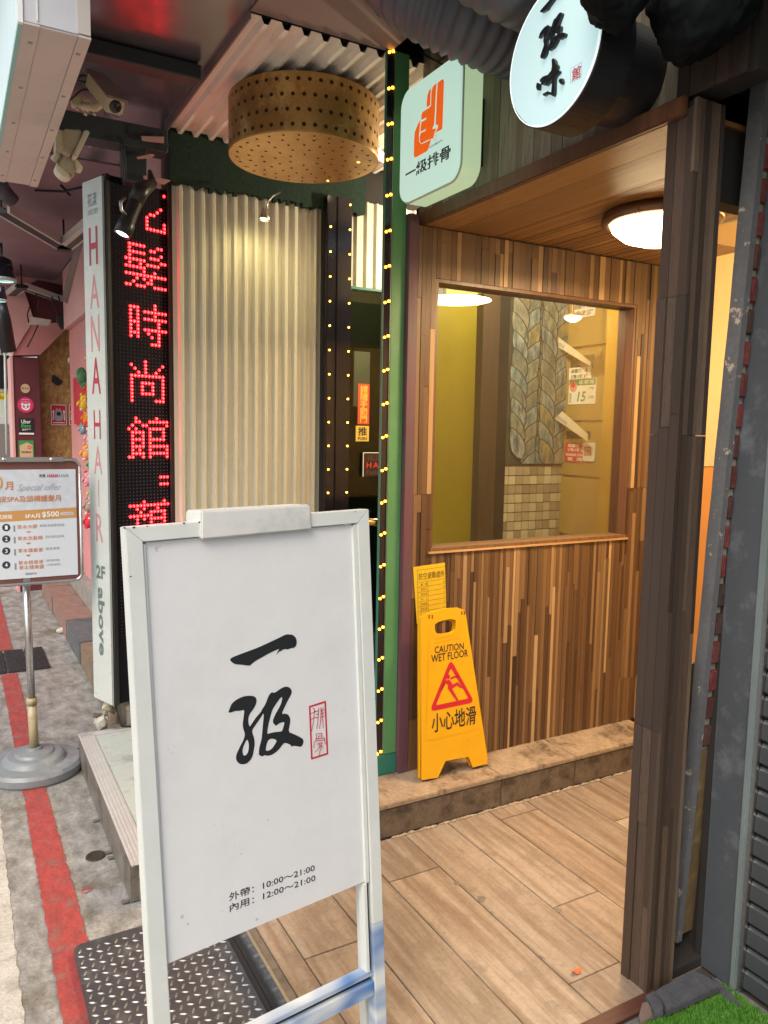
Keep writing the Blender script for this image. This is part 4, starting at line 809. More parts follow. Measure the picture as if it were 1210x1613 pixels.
o, f, a, b = plate(892, 697, 926, 729, M_red, 'red_floor_plate', 'red floor plate lettered 2 and HANA HAIR under the lower envelope'); w = b[0] - a[0]; h = b[1] - a[1]
text('lettering', '成都路', f, a[0] + w * .12, b[1] - h * .25, a[0] + w * .66, b[1] - h * .06, M_pl, o, bold=.02); text('lettering', '27巷15號', f, a[0] + w * .12, b[1] - h * .46, a[0] + w * .66, b[1] - h * .28, M_pl, o, bold=.02); text('number', '2', f, a[0] + w * .74, b[1] - h * .27, a[0] + w * .92, b[1] - h * .03, M_pl, o, bold=.02); text('lettering', '樓', f, a[0] + w * .72, b[1] - h * .48, a[0] + w * .92, b[1] - h * .3, M_pl, o, bold=.02)
text('lettering', 'HANA HAIR', f, a[0] + w * .06, a[1] + h * .3, b[0] - w * .06, a[1] + h * .46, M_pl, o, bold=.02); text('lettering', '花漾', f, a[0] + w * .12, a[1] + h * .06, a[0] + w * .8, a[1] + h * .24, M_pl, o, bold=.02, sp=2)
o, f, a, b = plate(921, 697, 938, 727, M_pl, 'white_card', 'small white card with red print beside the red floor plate', lift=.01); w = b[0] - a[0]; h = b[1] - a[1]
shape('red_print', [[(a[0] + w * .1, a[1] + h * .3), (a[0] + w * .7, a[1] + h * .3), (a[0] + w * .7, b[1] - h * .22), (a[0] + w * .1, b[1] - h * .22)]], f, M_red, o); text('lettering', '請勿\n投遞', f, a[0] + w * .15, a[1] + h * .34, a[0] + w * .65, b[1] - h * .28, M_pl, o, lift=.0018)
xc = at(952, 600, 'Y', 2.95); box('ochre_pier', xc.x, XR - .001, 2.86, 2.95, .2, 2.62, M_oyel, hl)
# mural of painted leaf braids, mosaic below
mx0 = at(798, 600, 'Y', 3.499).x; mx1 = XR - .002
mz0 = at(840, 731, 'Y', 3.499).z
mu = thing('leaf_mural', 'painted mural of blue grey leaves braided upright, seen through the window', 'mural', ((mx0 + mx1) / 2, 3.49, mz0))
box('panel', mx0, mx1, 3.488, 3.499, mz0, 2.6, mat('mural ground', (.07, .075, .06), (.04, .045, .04), (20, 20, 20), .6), mu)
lc = [((.3, .34, .33), (.06, .09, .12)), ((.3, .31, .22), (.07, .1, .11)), ((.07, .13, .18), (.28, .31, .27)), ((.22, .23, .19), (.09, .11, .11)), ((.34, .27, .1), (.08, .12, .13)), ((.28, .26, .22), (.14, .15, .13))]
lm_ = [mat('leaf paint %d' % i, a, b, (34, 34, 12), .6, det=5, contrast=1.6) for i, (a, b) in enumerate(lc)]
M_vein = mat('leaf outline paint', (.035, .035, .03), rough=.6)
fm = YP(3.4875); k = 0
def leaf(c, ang_, L_, W_, m, lift):
    P = []
    for s in (1, -1):
        for i in range(9):
            t = i / 8 if s == 1 else 1 - i / 8
            a = (t - .5) * L_; b = s * W_ / 2 * math.sin(math.pi * t) ** .75 * (1.25 - .5 * t)
            P.append((c[0] + a * math.cos(ang_) - b * math.sin(ang_), c[1] + a * math.sin(ang_) + b * math.cos(ang_)))
    P = [p for p in P if True]
    clampx = lambda p: (min(max(p[0], mx0 + .002), mx1 - .002), max(p[1], mz0 + .003)); P = [clampx(p) for p in P]
    bm = bmesh.new(); vs = [bm.verts.new(fm.p(*p, lift)) for p in P]
    try: bmesh.ops.contextual_create(bm, geom=vs)
    except Exception: pass
    cc = Vector(c); out = bmesh.new()
    return P
mesh_by = {}
def addleaf(key, m, P, lift):
    bm = mesh_by.setdefault(key, (bmesh.new(), m))[0]
    cx0 = sum(p[0] for p in P) / len(P); cy0 = sum(p[1] for p in P) / len(P); c = bm.verts.new(fm.p(cx0, cy0, lift)); vs = [bm.verts.new(fm.p(*p, lift)) for p in P]
    for i in range(len(vs)): bm.faces.new((vs[i], vs[(i + 1) % len(vs)], c))
lift = .0004
for bx_, wid in ((mx0 + .245, .12), (mx0 + .43, .15), (mx0 + .115, .17), (mx0 + .33, .17)):
    z = 2.62 + random.uniform(0, .08); side = 1
    while z > mz0 - .03:
        for s in (1, -1):
            if random.random() < .04: continue
            a_ = R(90) - s * R(random.uniform(24, 34)); cx2 = bx_ + s * wid * .27 + random.uniform(-.006, .006); L_ = random.uniform(.185, .215); W_ = random.uniform(.085, .1)
            lift += .00006; dz_ = -.045 * (s > 0); z += dz_; P = leaf((cx2, z), a_, L_ + .014, W_ + .015, None, 0); addleaf('v', M_vein, P, lift)
            i = random.randrange(len(lm_)); lift += .00003; P = leaf((cx2, z), a_, L_, W_, None, 0); addleaf(i, lm_[i], P, lift)
            d = Vector((math.cos(a_), math.sin(a_))); q = Vector((-d.y, d.x)); c = Vector((cx2, z)); bm = mesh_by['v'][0]; lift += .00002
            if mx0 + .04 < cx2 < mx1 - .04 and z > mz0 + .1:
                for off in (0, .016, -.016, .029, -.029):
                    A = c - d * L_ * (.4 - abs(off) * 6) + q * off; B = c + d * L_ * (.38 - abs(off) * 6) + q * off * .5
                    vv = [bm.verts.new(fm.p(*p, lift)) for p in (A - q * .0011, B - q * .0005, B + q * .0005, A + q * .0011)]; bm.faces.new(vv)
            z -= dz_
        z -= random.uniform(.085, .1)
for key, (bm, m) in mesh_by.items(): obj('leaf_paint', bm, m, mu, 'stuff')
mo = thing('mosaic_wall', 'cream and taupe square mosaic tiles under the leaf mural', 'tiled wall', ((mx0 + mx1) / 2, 3.49, .3))
tx0 = at(787, 800, 'Y', 3.49).x; tw = (mx1 - tx0) / 9; box('mortar', tx0 - .02, mx1, 3.492, 3.499, .2, mz0 - .002, mat('mosaic grout', (.1, .07, .045), rough=.8), mo)
M_mos = mat('mosaic glaze', (.5, .46, .32), (.75, .7, .62), (9, 9, 9), .3, rnd=[(.6, .56, .4), (.5, .46, .33), (.3, .25, .18), (.62, .58, .44), (.26, .21, .16), (.42, .37, .26)])
tcube = unit_cube('mosaic_tile', M_mos, .04)
for r in range(16):
    for c in range(9): piece('mosaic_tile', tcube, (tx0 + (c + .5) * tw, 3.489, mz0 - .012 - (r + .5) * tw), (tw - .005, .006, tw - .005), mo)
o = thing('lamp_reflection', 'small round glow standing in for a lamp reflection in the window glass', 'lamp', at(895, 497, 'Y', 3.1))  # glowing pendant built in the hall for a reflection in the pane
p = at(903, 499, 'Y', 3.1); lathe('globe', [(.045, 0), (.04, -.012), (.02, -.024), (0, -.028)], p, mat('lamp reflection glow', (1, .9, .6), emit=(1, .85, .5), es=12), o, seg=20); lathe('cap', [(0, .014), (.048, .01), (.048, 0)], p, M_gold, o, seg=20); tube('stem', [p + Vector((0, 0, .01)), p + Vector((0, 0, 2.615 - p.z))], .004, M_gold, o)
point('hall_fill_light', (2.35, 2.95, 2.45), 40, .03, (1, .85, .58)); point('passage_fill_light', (2.3, 4.1, 2.4), 9, .03, (1, .8, .5))  # added fills, hidden above the window and behind the door; no fitting there

# ================================================================== RIGHT SIDE
M_lead = mat('peeling grey paint', (.125, .13, .14), (.085, .09, .098), (12, 12, 6), .5, bump=.4, c3=(.4, .34, .27), s3=24, det=8, sharp=.615, grain=(80, .2))
pi_ = thing('peeling_pilaster', 'leaning grey painted pilaster with a bare brick side between post and shutter', 'pilaster', (1.6, 1.26, .2))
lo0, lo1, up0, up1 = at(1053, 1473, 'X', 1.64), at(1066, 1486, 'X', 1.64), at(1166, 309, 'X', 1.64), at(1190, 300, 'X', 1.64)
e0 = (up0 - lo0) / (up0.z - lo0.z); e1 = (up1 - lo1) / (up1.z - lo1.z); t0 = lo0 + e0 * .7; t1 = lo1 + e1 * .7
def quadbox(P, dx): return [Vector(p) for p in P] + [Vector(p) + Vector((dx, 0, 0)) for p in P]
bm = bmesh.new(); v = quadbox((lo0, lo1, t1, t0), .1)
v[0].z += .03; hexa(bm, v); t0 = lo0 + e0 * .7
bm.free(); bm = bmesh.new(); T0 = lo0 + e0 * 2.6; T1 = lo1 + e1 * 2.6
secs = 24
for k in range(secs):
    A0 = lo0 + e0 * 2.6 * k / secs; A1 = lo1 + e1 * 2.6 * k / secs; B0 = lo0 + e0 * 2.6 * (k + 1) / secs; B1 = lo1 + e1 * 2.6 * (k + 1) / secs
L0 = []; 
rng = random.Random(3)
rows = [[bm.verts.new(p) for p in ((a + Vector((0, rng.uniform(-.0015, .0015), 0))), b, b + Vector((.02, 0, 0)), a + Vector((.02, 0, 0)))] for a, b in ((lo0 + e0 * 2.6 * k / secs, lo1 + e1 * 2.6 * k / secs) for k in range(secs + 1))]
for k in range(secs):
    for i in range(4): bm.faces.new((rows[k][i], rows[k][(i + 1) % 4], rows[k + 1][(i + 1) % 4], rows[k + 1][i]))
bm.faces.new(rows[0][::-1]); bm.faces.new(rows[-1]); bmesh.ops.recalc_face_normals(bm, faces=bm.faces)
obj('painted_face', bm, M_lead, pi_)
bm = bmesh.new(); g = .003; zs_ = lo1.z + (1.234 - lo1.y) / e1.y
def slabz(z0_, z1_, y_in, dx0, dx1, bm):
    dx1 = dx1 if (lo1 + e1 * (z1_ - lo1.z)).y + y_in < 1.234 else .11
    a0 = lo1 + e1 * (z0_ - lo1.z); a1 = lo1 + e1 * (z1_ - lo1.z)
    hexa(bm, [(a0.x + dx0, a0.y + y_in, z0_), (a0.x + dx1, a0.y + y_in, z0_), (a0.x + dx1, a0.y + .02, z0_), (a0.x + dx0, a0.y + .02, z0_), (a1.x + dx0, a1.y + y_in, z1_), (a1.x + dx1, a1.y + y_in, z1_), (a1.x + dx1, a1.y + .02, z1_), (a1.x + dx0, a1.y + .02, z1_)])
slabz(.69, max(.7, zs_ - .15), .006, .0205, .042, bm); slabz(max(.7, zs_ - .15), 2.75, .006, .0205, .042, bm); obj('mortar', bm, mat('pale mortar', (.24, .23, .2), (.15, .14, .12), (30, 30, 30), .9, bump=.5), pi_)
bm = bmesh.new(); slabz(.17, .689, .002, .0205, .042, bm); obj('brown_render', bm, mat('brown render', (.13, .085, .035), (.08, .055, .028), (16, 16, 8), .7, bump=.6, c3=(.2, .13, .06), s3=14), pi_)
M_brick = mat('old red brick', (.26, .04, .035), (.5, .45, .45), (25, 25, 25), .75, bump=.6, rnd=[(.17, .028, .026), (.21, .04, .036), (.05, .035, .03), (.15, .03, .027), (.12, .028, .024), (.07, .04, .03)], grain=(70, .5))
z = .70
while z < 2.7:
    bm = bmesh.new(); slabz(z, z + .058, random.uniform(-.003, .0), .0215, .0425, bm); bev(bm, .004, 2)
    for v in bm.verts: v.co += Vector([random.uniform(-.001, .001) for _ in range(3)])
    obj('brick', bm, M_brick, pi_); z += .0745
# roller shutter and its guide
M_sg = mat('graphite painted steel', (.066, .074, .086), (.052, .059, .069), (5, 5, 5), .42, bump=.12, c3=(.12, .13, .145), s3=6, spec=.5)
sh = thing('roller_shutter', 'closed dark grey roller shutter with a wide flat steel guide', 'roller shutter', (1.7, .8, .1))
box('jamb_return', 1.6845, 1.70, 1.2405, 1.258, .1, 3.0, M_dark, sh); box('jamb_foot', 1.7005, 1.72, 1.2405, 1.42, .1, .6, M_dark, sh); box('guide_plate', 1.684, 1.70, 1.146, 1.24, .1, 3.0, M_sg, sh, b=.002)
box('guide_rail', 1.676, 1.70, 1.134, 1.1455, .1, 3.0, mat('guide rail steel', (.3, .36, .37), (.2, .25, .26), (9, 9, 3), .3, metal=.5), sh, b=.002); box('guide_lip', 1.689, 1.70, 1.122, 1.1335, .1, 3.0, M_steel, sh)
M_slat = mat('dark shutter slat', (.045, .05, .056), (.035, .04, .045), (2, 3, 9), .38, bump=.08, c3=(.07, .075, .08), s3=7)
z = .105
while z < 2.95:
    pr_ = [(.0, 0), (-.002, .003), (-.006, .007), (-.0045, .046), (-.001, .050), (.0, .054), (.004, .054), (.004, 0)]
    bm = bmesh.new(); A = [bm.verts.new((1.704 + a, 1.1215, z + b)) for a, b in pr_]; B = [bm.verts.new((1.704 + a, -1.5, z + b)) for a, b in pr_]
    for i in range(8): bm.faces.new((A[i], A[(i + 1) % 8], B[(i + 1) % 8], B[i]))
    bm.faces.new(A); bm.faces.new(B); bmesh.ops.recalc_face_normals(bm, faces=bm.faces); obj('slat', bm, M_slat, sh); z += .0595
box('backing', 1.712, 1.8, -1.5, 1.24, .1, 3.0, M_dark, sh)
# step with grass mat, broken paving
M_curb = mat('dark wet concrete', (.13, .13, .135), (.08, .08, .085), (16, 16, 16), .6, bump=.5, c3=(.2, .19, .18), s3=10)
o = box('entry_step', 1.34, 1.70, -1.5, 1.193, .004, .098, M_curb, b=.004); tag(o, 'low dark concrete step in front of the roller shutter under the green mat', 'step')
pv = thing('broken_paving', 'broken grey slate pieces between the green mat and the post', 'paving', (1.5, 1.19, .1))
M_slate = mat('broken slate', (.045, .05, .058), (.07, .07, .08), (14, 14, 14), .7, bump=.6, c3=(.045, .045, .05), s3=12, grain=(90, .4)); f0 = WF
for P, z0, z1 in (([(1032, 1560), (1045, 1553), (1092, 1527), (1120, 1541), (1135, 1553), (1050, 1592), (1044, 1574)], .115, .132), ([(1016, 1567), (1033, 1559), (1044, 1576), (1045, 1595), (1030, 1598), (1025, 1580)], .105, .121), ([(1012, 1578), (1025, 1577), (1030, 1600), (1010, 1612), (1006, 1600)], .1, .112), ([(1120, 1535), (1150, 1560), (1170, 1585), (1130, 1560)], .1, .114)):
    pts = [(q.x, q.y) for q in (at(x, y, 'Z', z1) for x, y in P)]; prism('slate_piece', pts, z0, z1, M_slate if z1 != .112 else mat('brown slate', (.17, .12, .1), (.11, .08, .07), (14, 14, 14), .6, bump=.4), pv, b=.002)
gm = thing('grass_mat', 'bright green artificial grass mat in front of the roller shutter', 'mat', (1.5, .8, .1))
M_gb = mat('mat backing', (.03, .09, .012), rough=.9)
xg = 1.375; cg = at(1132, 1556, 'Z', .112)
box('backing', 1.345, 1.672, .55, 1.158, .099, .104, M_gb, gm)
bm = bmesh.new(); rg = random.Random(5)
for k in range(30000):
    x = rg.uniform(1.343, 1.674); y = rg.uniform(.72, 1.160)
    a = rg.uniform(0, 6.28); h = rg.uniform(.006, .013); w = .0011; lx, ly = rg.uniform(-.005, .005), rg.uniform(-.005, .005); ca, sa = math.cos(a) * w, math.sin(a) * w
    bm.faces.new((bm.verts.new((x - ca, y - sa, .103)), bm.verts.new((x + ca, y + sa, .103)), bm.verts.new((x + lx, y + ly, .103 + h))))
M_grass = mat('artificial grass blade', (.12, .3, .035), (.045, .17, .018), (60, 60, 60), .45)
obj('grass_blades', bm, M_grass, gm, 'stuff')

# ================================================================== DUCTS AND DRAPES OVERHEAD
M_duct = mat('grey duct fabric', (.085, .095, .115), (.06, .068, .085), (12, 12, 12), .5, bump=.2)
def duct(name, label, pts, r, pitch, m=M_duct):
    P = []; pts = [Vector(p) for p in pts]; tot = sum((pts[i + 1] - pts[i]).length for i in range(len(pts) - 1)); n = int(tot / pitch) * 4
    def ev(t):
        t *= len(pts) - 1; i = min(int(t), len(pts) - 2); f = t - i; p0 = pts[max(i - 1, 0)]; p1 = pts[i]; p2 = pts[i + 1]; p3 = pts[min(i + 2, len(pts) - 1)]
        return .5 * ((2 * p1) + (p2 - p0) * f + (2 * p0 - 5 * p1 + 4 * p2 - p3) * f * f + (3 * p1 - p0 - 3 * p2 + p3) * f ** 3)
    C_ = [ev(i / n) for i in range(n + 1)]; rr = [r + .0055 * (1, .35, -1, .35)[i % 4] + random.uniform(-.0015, .0015) for i in range(n + 1)]
    return tag(tube(name, C_, rr, m, None, 40), label, 'duct')
duct('flexible_duct', 'thick ribbed grey air duct running down behind the square lit sign', [at(560, -170, 'X', 1.05), at(642, -50, 'X', 1.15), at(735, 6, 'X', 1.28), at(828, 42, 'X', 1.46), at(890, 62, 'X', 1.62)], .135, .03)
duct('flexible_duct', 'dark ribbed duct at the top edge between the two lit signs', [at(700, -130, 'X', 1.12), at(800, -60, 'X', 1.22), at(880, -30, 'X', 1.38), at(960, -30, 'X', 1.46)], .12, .03)
def blob(name, label, c, r, m, seed):
    bm = bmesh.new(); bmesh.ops.create_icosphere(bm, subdivisions=5, radius=1)
    for v in bm.verts:
        k = 1 + .2 * mnoise.noise(v.co * 1.6 + Vector((seed, 0, 0))) + .12 * abs(mnoise.noise(v.co * 4 + Vector((0, seed, 0)))) + .04 * abs(mnoise.noise(v.co * 11))
        v.co = Vector((v.co.x * r[0], v.co.y * r[1], v.co.z * r[2])) * k + Vector(c)
    return tag(obj(name, bm, m, None, None, True), label, 'bundle')
M_tarp = mat('black tarpaulin', (.002, .003, .004), (.004, .007, .008), (9, 9, 9), .8, bump=.4, spec=.15)
blob('tarpaulin_bundle', 'dark wrapped bundle hanging over the top right of the round sign', at(970, -26, 'X', 1.22), (.07, .065, .085), M_tarp, 2)
blob('tarpaulin_bundle', 'large black tarpaulin bundle at the top right above the entrance post', at(1110, -6, 'X', 1.40), (.08, .12, .12), M_tarp, 9)
o = box('concrete_ledge', 1.2, 1.72, .2, 1.02, 2.56, 2.7, M_curb, b=.01); tag(o, 'rough grey concrete ledge at the top right corner', 'ledge')
o = box('dark_awning_board', 1.34, 1.75, 1.0, 1.25, 2.5, 2.54, M_tarp); tag(o, 'dark board behind the black tarpaulin over the shutter guide', 'board')

# ================================================================== LIT SIGNS
# brush lettering outlines, traced in units of the character pair
YI = [(133,358),(150,338),(205,315),(300,280),(400,243),(500,197),(600,150),(668,115),(700,116),(735,120),(765,150),(773,190),(765,225),(745,245),(715,247),(680,263),(675,255),(640,260),(615,280),(610,275),(570,318),(600,262),(605,252),(520,290),(440,335),(380,368),(345,395),(325,415),(290,412),(250,405),(185,402),(150,380)]
JI = [(117,860),(135,815),(150,775),(200,735),(260,708),(310,700),(360,703),(385,722),(390,760),(375,800),(350,840),(325,870),(310,910),(310,960),(322,1000),(345,965),(380,910),(430,855),(440,830),(465,795),(485,750),(500,705),(530,665),(560,675),(600,645),(640,620),(680,613),(712,628),(725,660),(718,690),(690,740),(660,800),(625,878),(665,870),(695,885),(712,925),(705,980),(690,1045),(740,1065),(790,1088),(828,1110),(838,1140),(825,1175),(805,1190),(770,1180),(735,1178),(710,1188),(720,1172),(655,1145),(630,1175),(590,1225),(540,1262),(490,1275),(465,1265),(445,1280),(415,1270),(408,1240),(415,1190),(435,1120),(443,1040),(450,960),(458,875),(450,872),(440,890),(400,950),(365,1000),(350,1020),(345,1050),(365,1100),(372,1160),(362,1220),(350,1280),(325,1320),(290,1350),(250,1355),(215,1345),(190,1305),(195,1260),(225,1195),(260,1130),(280,1070),(262,1020),(255,980),(262,920),(270,860),(270,835),(230,845),(185,845),(150,860),(130,862)]
JH = [[(635,712),(615,720),(580,770),(540,830),(520,900),(500,980),(487,1070),(520,1055),(580,1045),(630,1042),(640,1010),(655,960),(645,950),(600,965),(575,990),(558,975),(540,950),(560,890),(600,820),(625,770)],
      [(300,1115),(285,1135),(262,1185),(252,1230),(262,1270),(285,1270),(305,1245),(315,1200),(313,1150)],
      [(585,1125),(540,1108),(510,1115),(490,1140),(478,1190),(475,1225),(500,1225),(530,1210),(560,1170)]]
def zpx(P): return [(340 + x / 6.05, 980 + y / 6.05) for x, y in P]

# square sign
qx = 1.345; QF = XP(qx)
sq = thing('square_light_sign', 'glowing rounded square sign with an orange hand above black characters', 'lit sign', (1.4, 2.15, 2.27))
M_sface = mat('sign face lit', (.3, .4, .36), (.28, .38, .34), (3, 3, 3), .35, emit=(.58, .86, .72), es=.47); M_sside = mat('sign side lit', (.3, .36, .24), (.27, .33, .22), (3, 3, 3), .4, emit=(.55, .74, .45), es=.42)
TLq = QF.px(634, 90); BRq = QF.px(737, 320)
lf = QF.px(632, 250)[0]; rt = QF.px(729, 150)[0]; tp = QF.px(720, 86)[1]; bt = QF.px(650, 317)[1]
w = rt - lf; h = tp - bt; bt = bt - .0; print('sq', w, h)
prism('body', rrect(lf, bt, rt, tp, .055, 8), -.072, -.002, M_sside, sq, QF, smooth=False); box('mounting_block', lf + .08, rt - .08, bt + .08, tp - .08, -.146, -.073, M_black, sq, QF)
fp = prism('face', rrect(lf + .004, bt + .004, rt - .004, tp - .004, .052, 8), -.001, .006, M_sface, sq, QF)
prism('rim_seam', rrect(lf - .001, bt - .001, rt + .001, tp + .001, .056, 8), -.005, -.0015, mat('seam grey', (.4, .42, .36)), sq, QF)
SQ = Fr(QF.p(0, 0, .0062), QF.u, QF.v)
def z1px(P): return [SQ.px(635 + x / 8.066, 110 + y / 8.066) for x, y in P]
M_or = mat('orange hand print', (.75, .1, .01), rough=.4, emit=(1, .16, .01), es=.35)
shape('hand', [z1px(P) for P in ([(515, 118), (485, 130), (442, 165), (432, 300), (424, 500), (415, 690), (447, 705), (440, 745), (410, 800), (490, 760), (502, 735), (510, 500), (522, 160)],
  [(430, 172), (405, 185), (375, 225), (362, 280), (356, 455), (330, 485), (250, 535), (236, 570), (232, 640), (290, 610), (300, 605), (290, 635), (236, 665), (226, 720), (222, 790), (285, 755), (296, 735), (285, 775), (225, 805), (212, 860), (216, 915), (232, 935), (320, 890), (330, 865), (320, 893), (385, 870), (400, 805), (425, 745), (370, 752), (395, 700), (405, 560), (416, 330), (426, 190)],
  [(357, 235), (330, 265), (312, 320), (303, 400), (301, 478), (346, 450), (350, 340)],
  [(222, 635), (190, 690), (150, 790), (142, 900), (138, 1080), (145, 1112), (165, 1112), (310, 1030), (330, 985), (358, 885), (320, 905), (235, 945), (208, 920), (203, 840), (214, 740)])], SQ, M_or, fp, .0004)
text('lettering', '一級排骨', Fr(SQ.o, SQ.u, SQ.v), SQ.px(639, 276)[0], SQ.px(640, 284)[1] - .004, SQ.px(710, 250)[0], SQ.px(710, 226)[1] - .0, M_ink, fp, bold=.022)
text('small_lettering', 'ICHIBAN', SQ, SQ.px(677, 232)[0], SQ.px(677, 234)[1], SQ.px(697, 222)[0], SQ.px(697, 219)[1], mat('dark green print', (.03, .12, .08)), fp, bold=.01)
c = SQ.px(686, 217); shape('registered_ring', [circ(*c, .0085, 16), circ(*c, .007, 16)], SQ, M_or, fp)
# round sign
rx = 1.235; RF = XP(rx)
def fitcirc():
    best = None
    for i in range(60):
        for j in range(60):
            cy_ = 1.30 + i * .005; cz = 2.25 + j * .005
            for r in (.12, .13, .14, .15, .16, .17, .18):
                P = [Vector((rx, cy_ + r * math.cos(t), cz + r * math.sin(t))) for t in [k * math.pi / 24 for k in range(48)]]
                X = []; Y = []
                for p in P:
                    v = MW @ (p - CAM); X.append(v.x / v.z * FPX + CX); Y.append(v.y / v.z * FPX + CY)
                m50 = [x for x, y in zip(X, Y) if abs(y - 50) < 14]; e = abs(min(X) - 806) + abs(max(Y) - 197) + (abs(max(m50) - 948) if m50 else 60)
                k = min(range(48), key=lambda i: X[i]); e += abs(Y[k] - 105) * .3 + abs(X[max(range(48), key=lambda i: Y[i])] - 850) * .3
                if best is None or e < best[0]: best = (e, cy_, cz, r)
    return best
_e, ry, rz, rr_ = fitcirc(); print('round', _e, ry, rz, rr_)
rs = thing('round_light_sign', 'round white lit sign with black brush characters and a deep black side', 'lit sign', (1.3, ry, rz - rr_))
C0 = Vector((rx, ry, rz)); ax = (1, 0, 0)
lathe('housing', [(0, .001), (rr_ + .004, .001), (rr_ + .006, .004), (rr_ + .006, .10), (rr_ * .75, .13), (rr_ * .75, .25), (0, .25)], C0, M_black, rs, ax, 64, smooth=False)
M_rface = mat('round face lit', (.3, .38, .4), (.27, .35, .37), (3, 3, 3), .35, emit=(.6, .86, .88), es=.47)
fp = lathe('face', [(0, -.004), (rr_ - .002, -.004), (rr_, 0), (rr_, .002)], C0, M_rface, rs, ax, 64, smooth=False)
lathe('steel_rim', [(rr_ + .0005, -.003), (rr_ + .003, -.003), (rr_ + .003, .002)], C0, mat('lit rim', (.9, .9, .9), emit=(.8, .95, .95), es=.5), rs, ax, 64, smooth=False)
RB = Fr((rx - .0045, 0, 0), (0, -1, 0), (0, 0, 1))
# place the pair of brush characters: map the traced pair to the face
gA = RB.px(853, 56); gB = RB.px(895, 62); gt_ = RB.px(880, 26)[1]; gb = RB.px(858, 94)[1]
sx_ = (gB[0] - gA[0]) / (838 - 117); sy_ = (gt_ - gb) / (1355 - 613)
RT = lambda P: [(gA[0] + (x - 117) * sx_, gb + (1355 - y) * sy_) for x, y in P]
M_face3 = mat('raised black letter', (.008, .01, .012), rough=.35); 
shape('brush_character', [RT(smoothp(JI, 1))] + [RT(smoothp(q, 1)) for q in JH], RB, M_face3, rs, .001, .008)
shape('brush_stroke', [[(x, y + .006) for x, y in RT(smoothp(YI, 1))]], RB, M_face3, rs, .001, .008)
def z2(P): return [RB.px(830 + x / 8.066, y / 8.066) for x, y in P]
for P in ([(370, 750), (395, 780), (405, 820), (425, 840), (425, 875), (410, 900), (445, 905), (450, 930), (405, 975), (390, 1010), (388, 1100), (385, 1200), (370, 1235), (340, 1215), (290, 1205), (250, 1230), (235, 1205), (300, 1170), (345, 1185), (355, 1090), (358, 1010), (320, 1060), (280, 1100), (268, 1090), (310, 1030), (350, 960), (310, 975), (285, 1040), (235, 1090), (218, 1075), (215, 1060), (265, 1000), (220, 1040), (200, 1050), (205, 1020), (240, 985), (275, 970), (300, 965), (345, 910), (355, 860), (352, 770)],
          [(165, 1060), (195, 1070), (190, 1150), (165, 1155), (153, 1110)], [(440, 1025), (480, 1005), (490, 1050), (475, 1085), (450, 1065)]):
    shape('brush_character', [z2(P)], RB, M_face3, rs, .001, .008)
q0 = RB.px(899, 132); q1 = RB.px(917, 99)
text('seal_lettering', '館', RB, RB.px(901, 128)[0], RB.px(905, 130)[1] + .004, RB.px(916, 100)[0], RB.px(910, 104)[1], M_red, rs, bold=.012)
a_, b_ = (q0[0], RB.px(899, 134)[1]), (q1[0], RB.px(917, 98)[1]); strokes('seal_frame', [[(a_[0], a_[1] + .004), (b_[0], a_[1] + .004), (b_[0], b_[1]), (a_[0], b_[1]), (a_[0], a_[1] + .004)]], .0008, RB, MATS['mid grey print'], rs)
for k in range(7):
    c = RB.px(928 + k * 3, 4 + k * 3.4); ell('dirt_speck', RB.p(*c, .001), (.001, .003, .002), M_ink, rs, seg=6)

# ================================================================== A-FRAME SIGN
p = (.292, 1.563, 1.3, .105, -.064, -.018)
def Rm(a, b, c):
    return Matrix.Rotation(a, 3, 'Z') @ Matrix.Rotation(c, 3, 'Y') @ Matrix.Rotation(b, 3, 'X')
RA = Rm(p[3], p[4], p[5]); AK = .9; AF = Fr((.2628, 1.4067, 1.32), RA @ Vector((1, 0, 0)), RA @ Vector((0, 0, 1)), AK)
Wd, fm_, ft_, ph = .582, .034, .032, .886
M_frame = mat('chipped white frame paint', (.68, .7, .68), (.58, .62, .6), (7, 7, 7), .38, bump=.06, c3=(.62, .64, .6), s3=9)
af = thing('a_frame_sign', 'large white A frame board with black brush characters and a red seal, opening hours below', 'sandwich board', (.53, 1.38, .02))
# white paint over blue: the lower bars carry blue spray patches
M_blue = mat('white frame with blue spray', (.62, .66, .66), (.04, .16, .42), (5, 5, 9), .4, contrast=1.8, det=2)
lz = 1.445
zR = (AF.o.z - .103) / abs((AF.v).z) if True else 0
prism('stile', [(0, -lz + .03), (fm_ + .005, -lz + .03), (fm_, -ft_), (0, 0)], -.036, 0, M_frame, af, AF, .0015)
LR = 1.352
prism('stile', [(Wd - fm_, -ft_), (Wd - fm_ + .002, -1.03), (Wd, -1.03), (Wd, 0)], -.036, 0, M_frame, af, AF, .0015); prism('stile', [(Wd - fm_ + .002, -1.0305), (Wd - fm_ + .002, -LR), (Wd, -LR), (Wd, -1.0305)], -.036, 0, M_blue, af, AF, .0015)
prism('top_rail', [(.0008, -.0004), (fm_, -ft_ + .0), (Wd - fm_, -ft_), (Wd - .0008, -.0004)], -.036, 0, M_frame, af, AF, .0012)
rt_ = -AF.px(585, 1541)[1]; print('rail', rt_, AF.px(585, 1565), AF.px(385, 1613))
for nm, y0, y1, m in (('lower_rail', rt_ + .012, rt_ + .048, M_blue), ('channel_lip', rt_ - .014, rt_ - .002, M_blue)): prism(nm, [(fm_ + .006, -y1), (Wd - fm_ + .001, -y1), (Wd - fm_ + .001, -y0), (fm_ + .006, -y0)], -.034, -.002 if nm == 'lower_rail' else -.004, m, af, AF, .001)
prism('channel_shadow_strip', [(fm_ + .006, -rt_ - .0115), (Wd - fm_ - .004, -rt_ - .0115), (Wd - fm_ - .004, -rt_ + .0015), (fm_ + .006, -rt_ + .0015)], -.03, -.016, M_dark, af, AF)
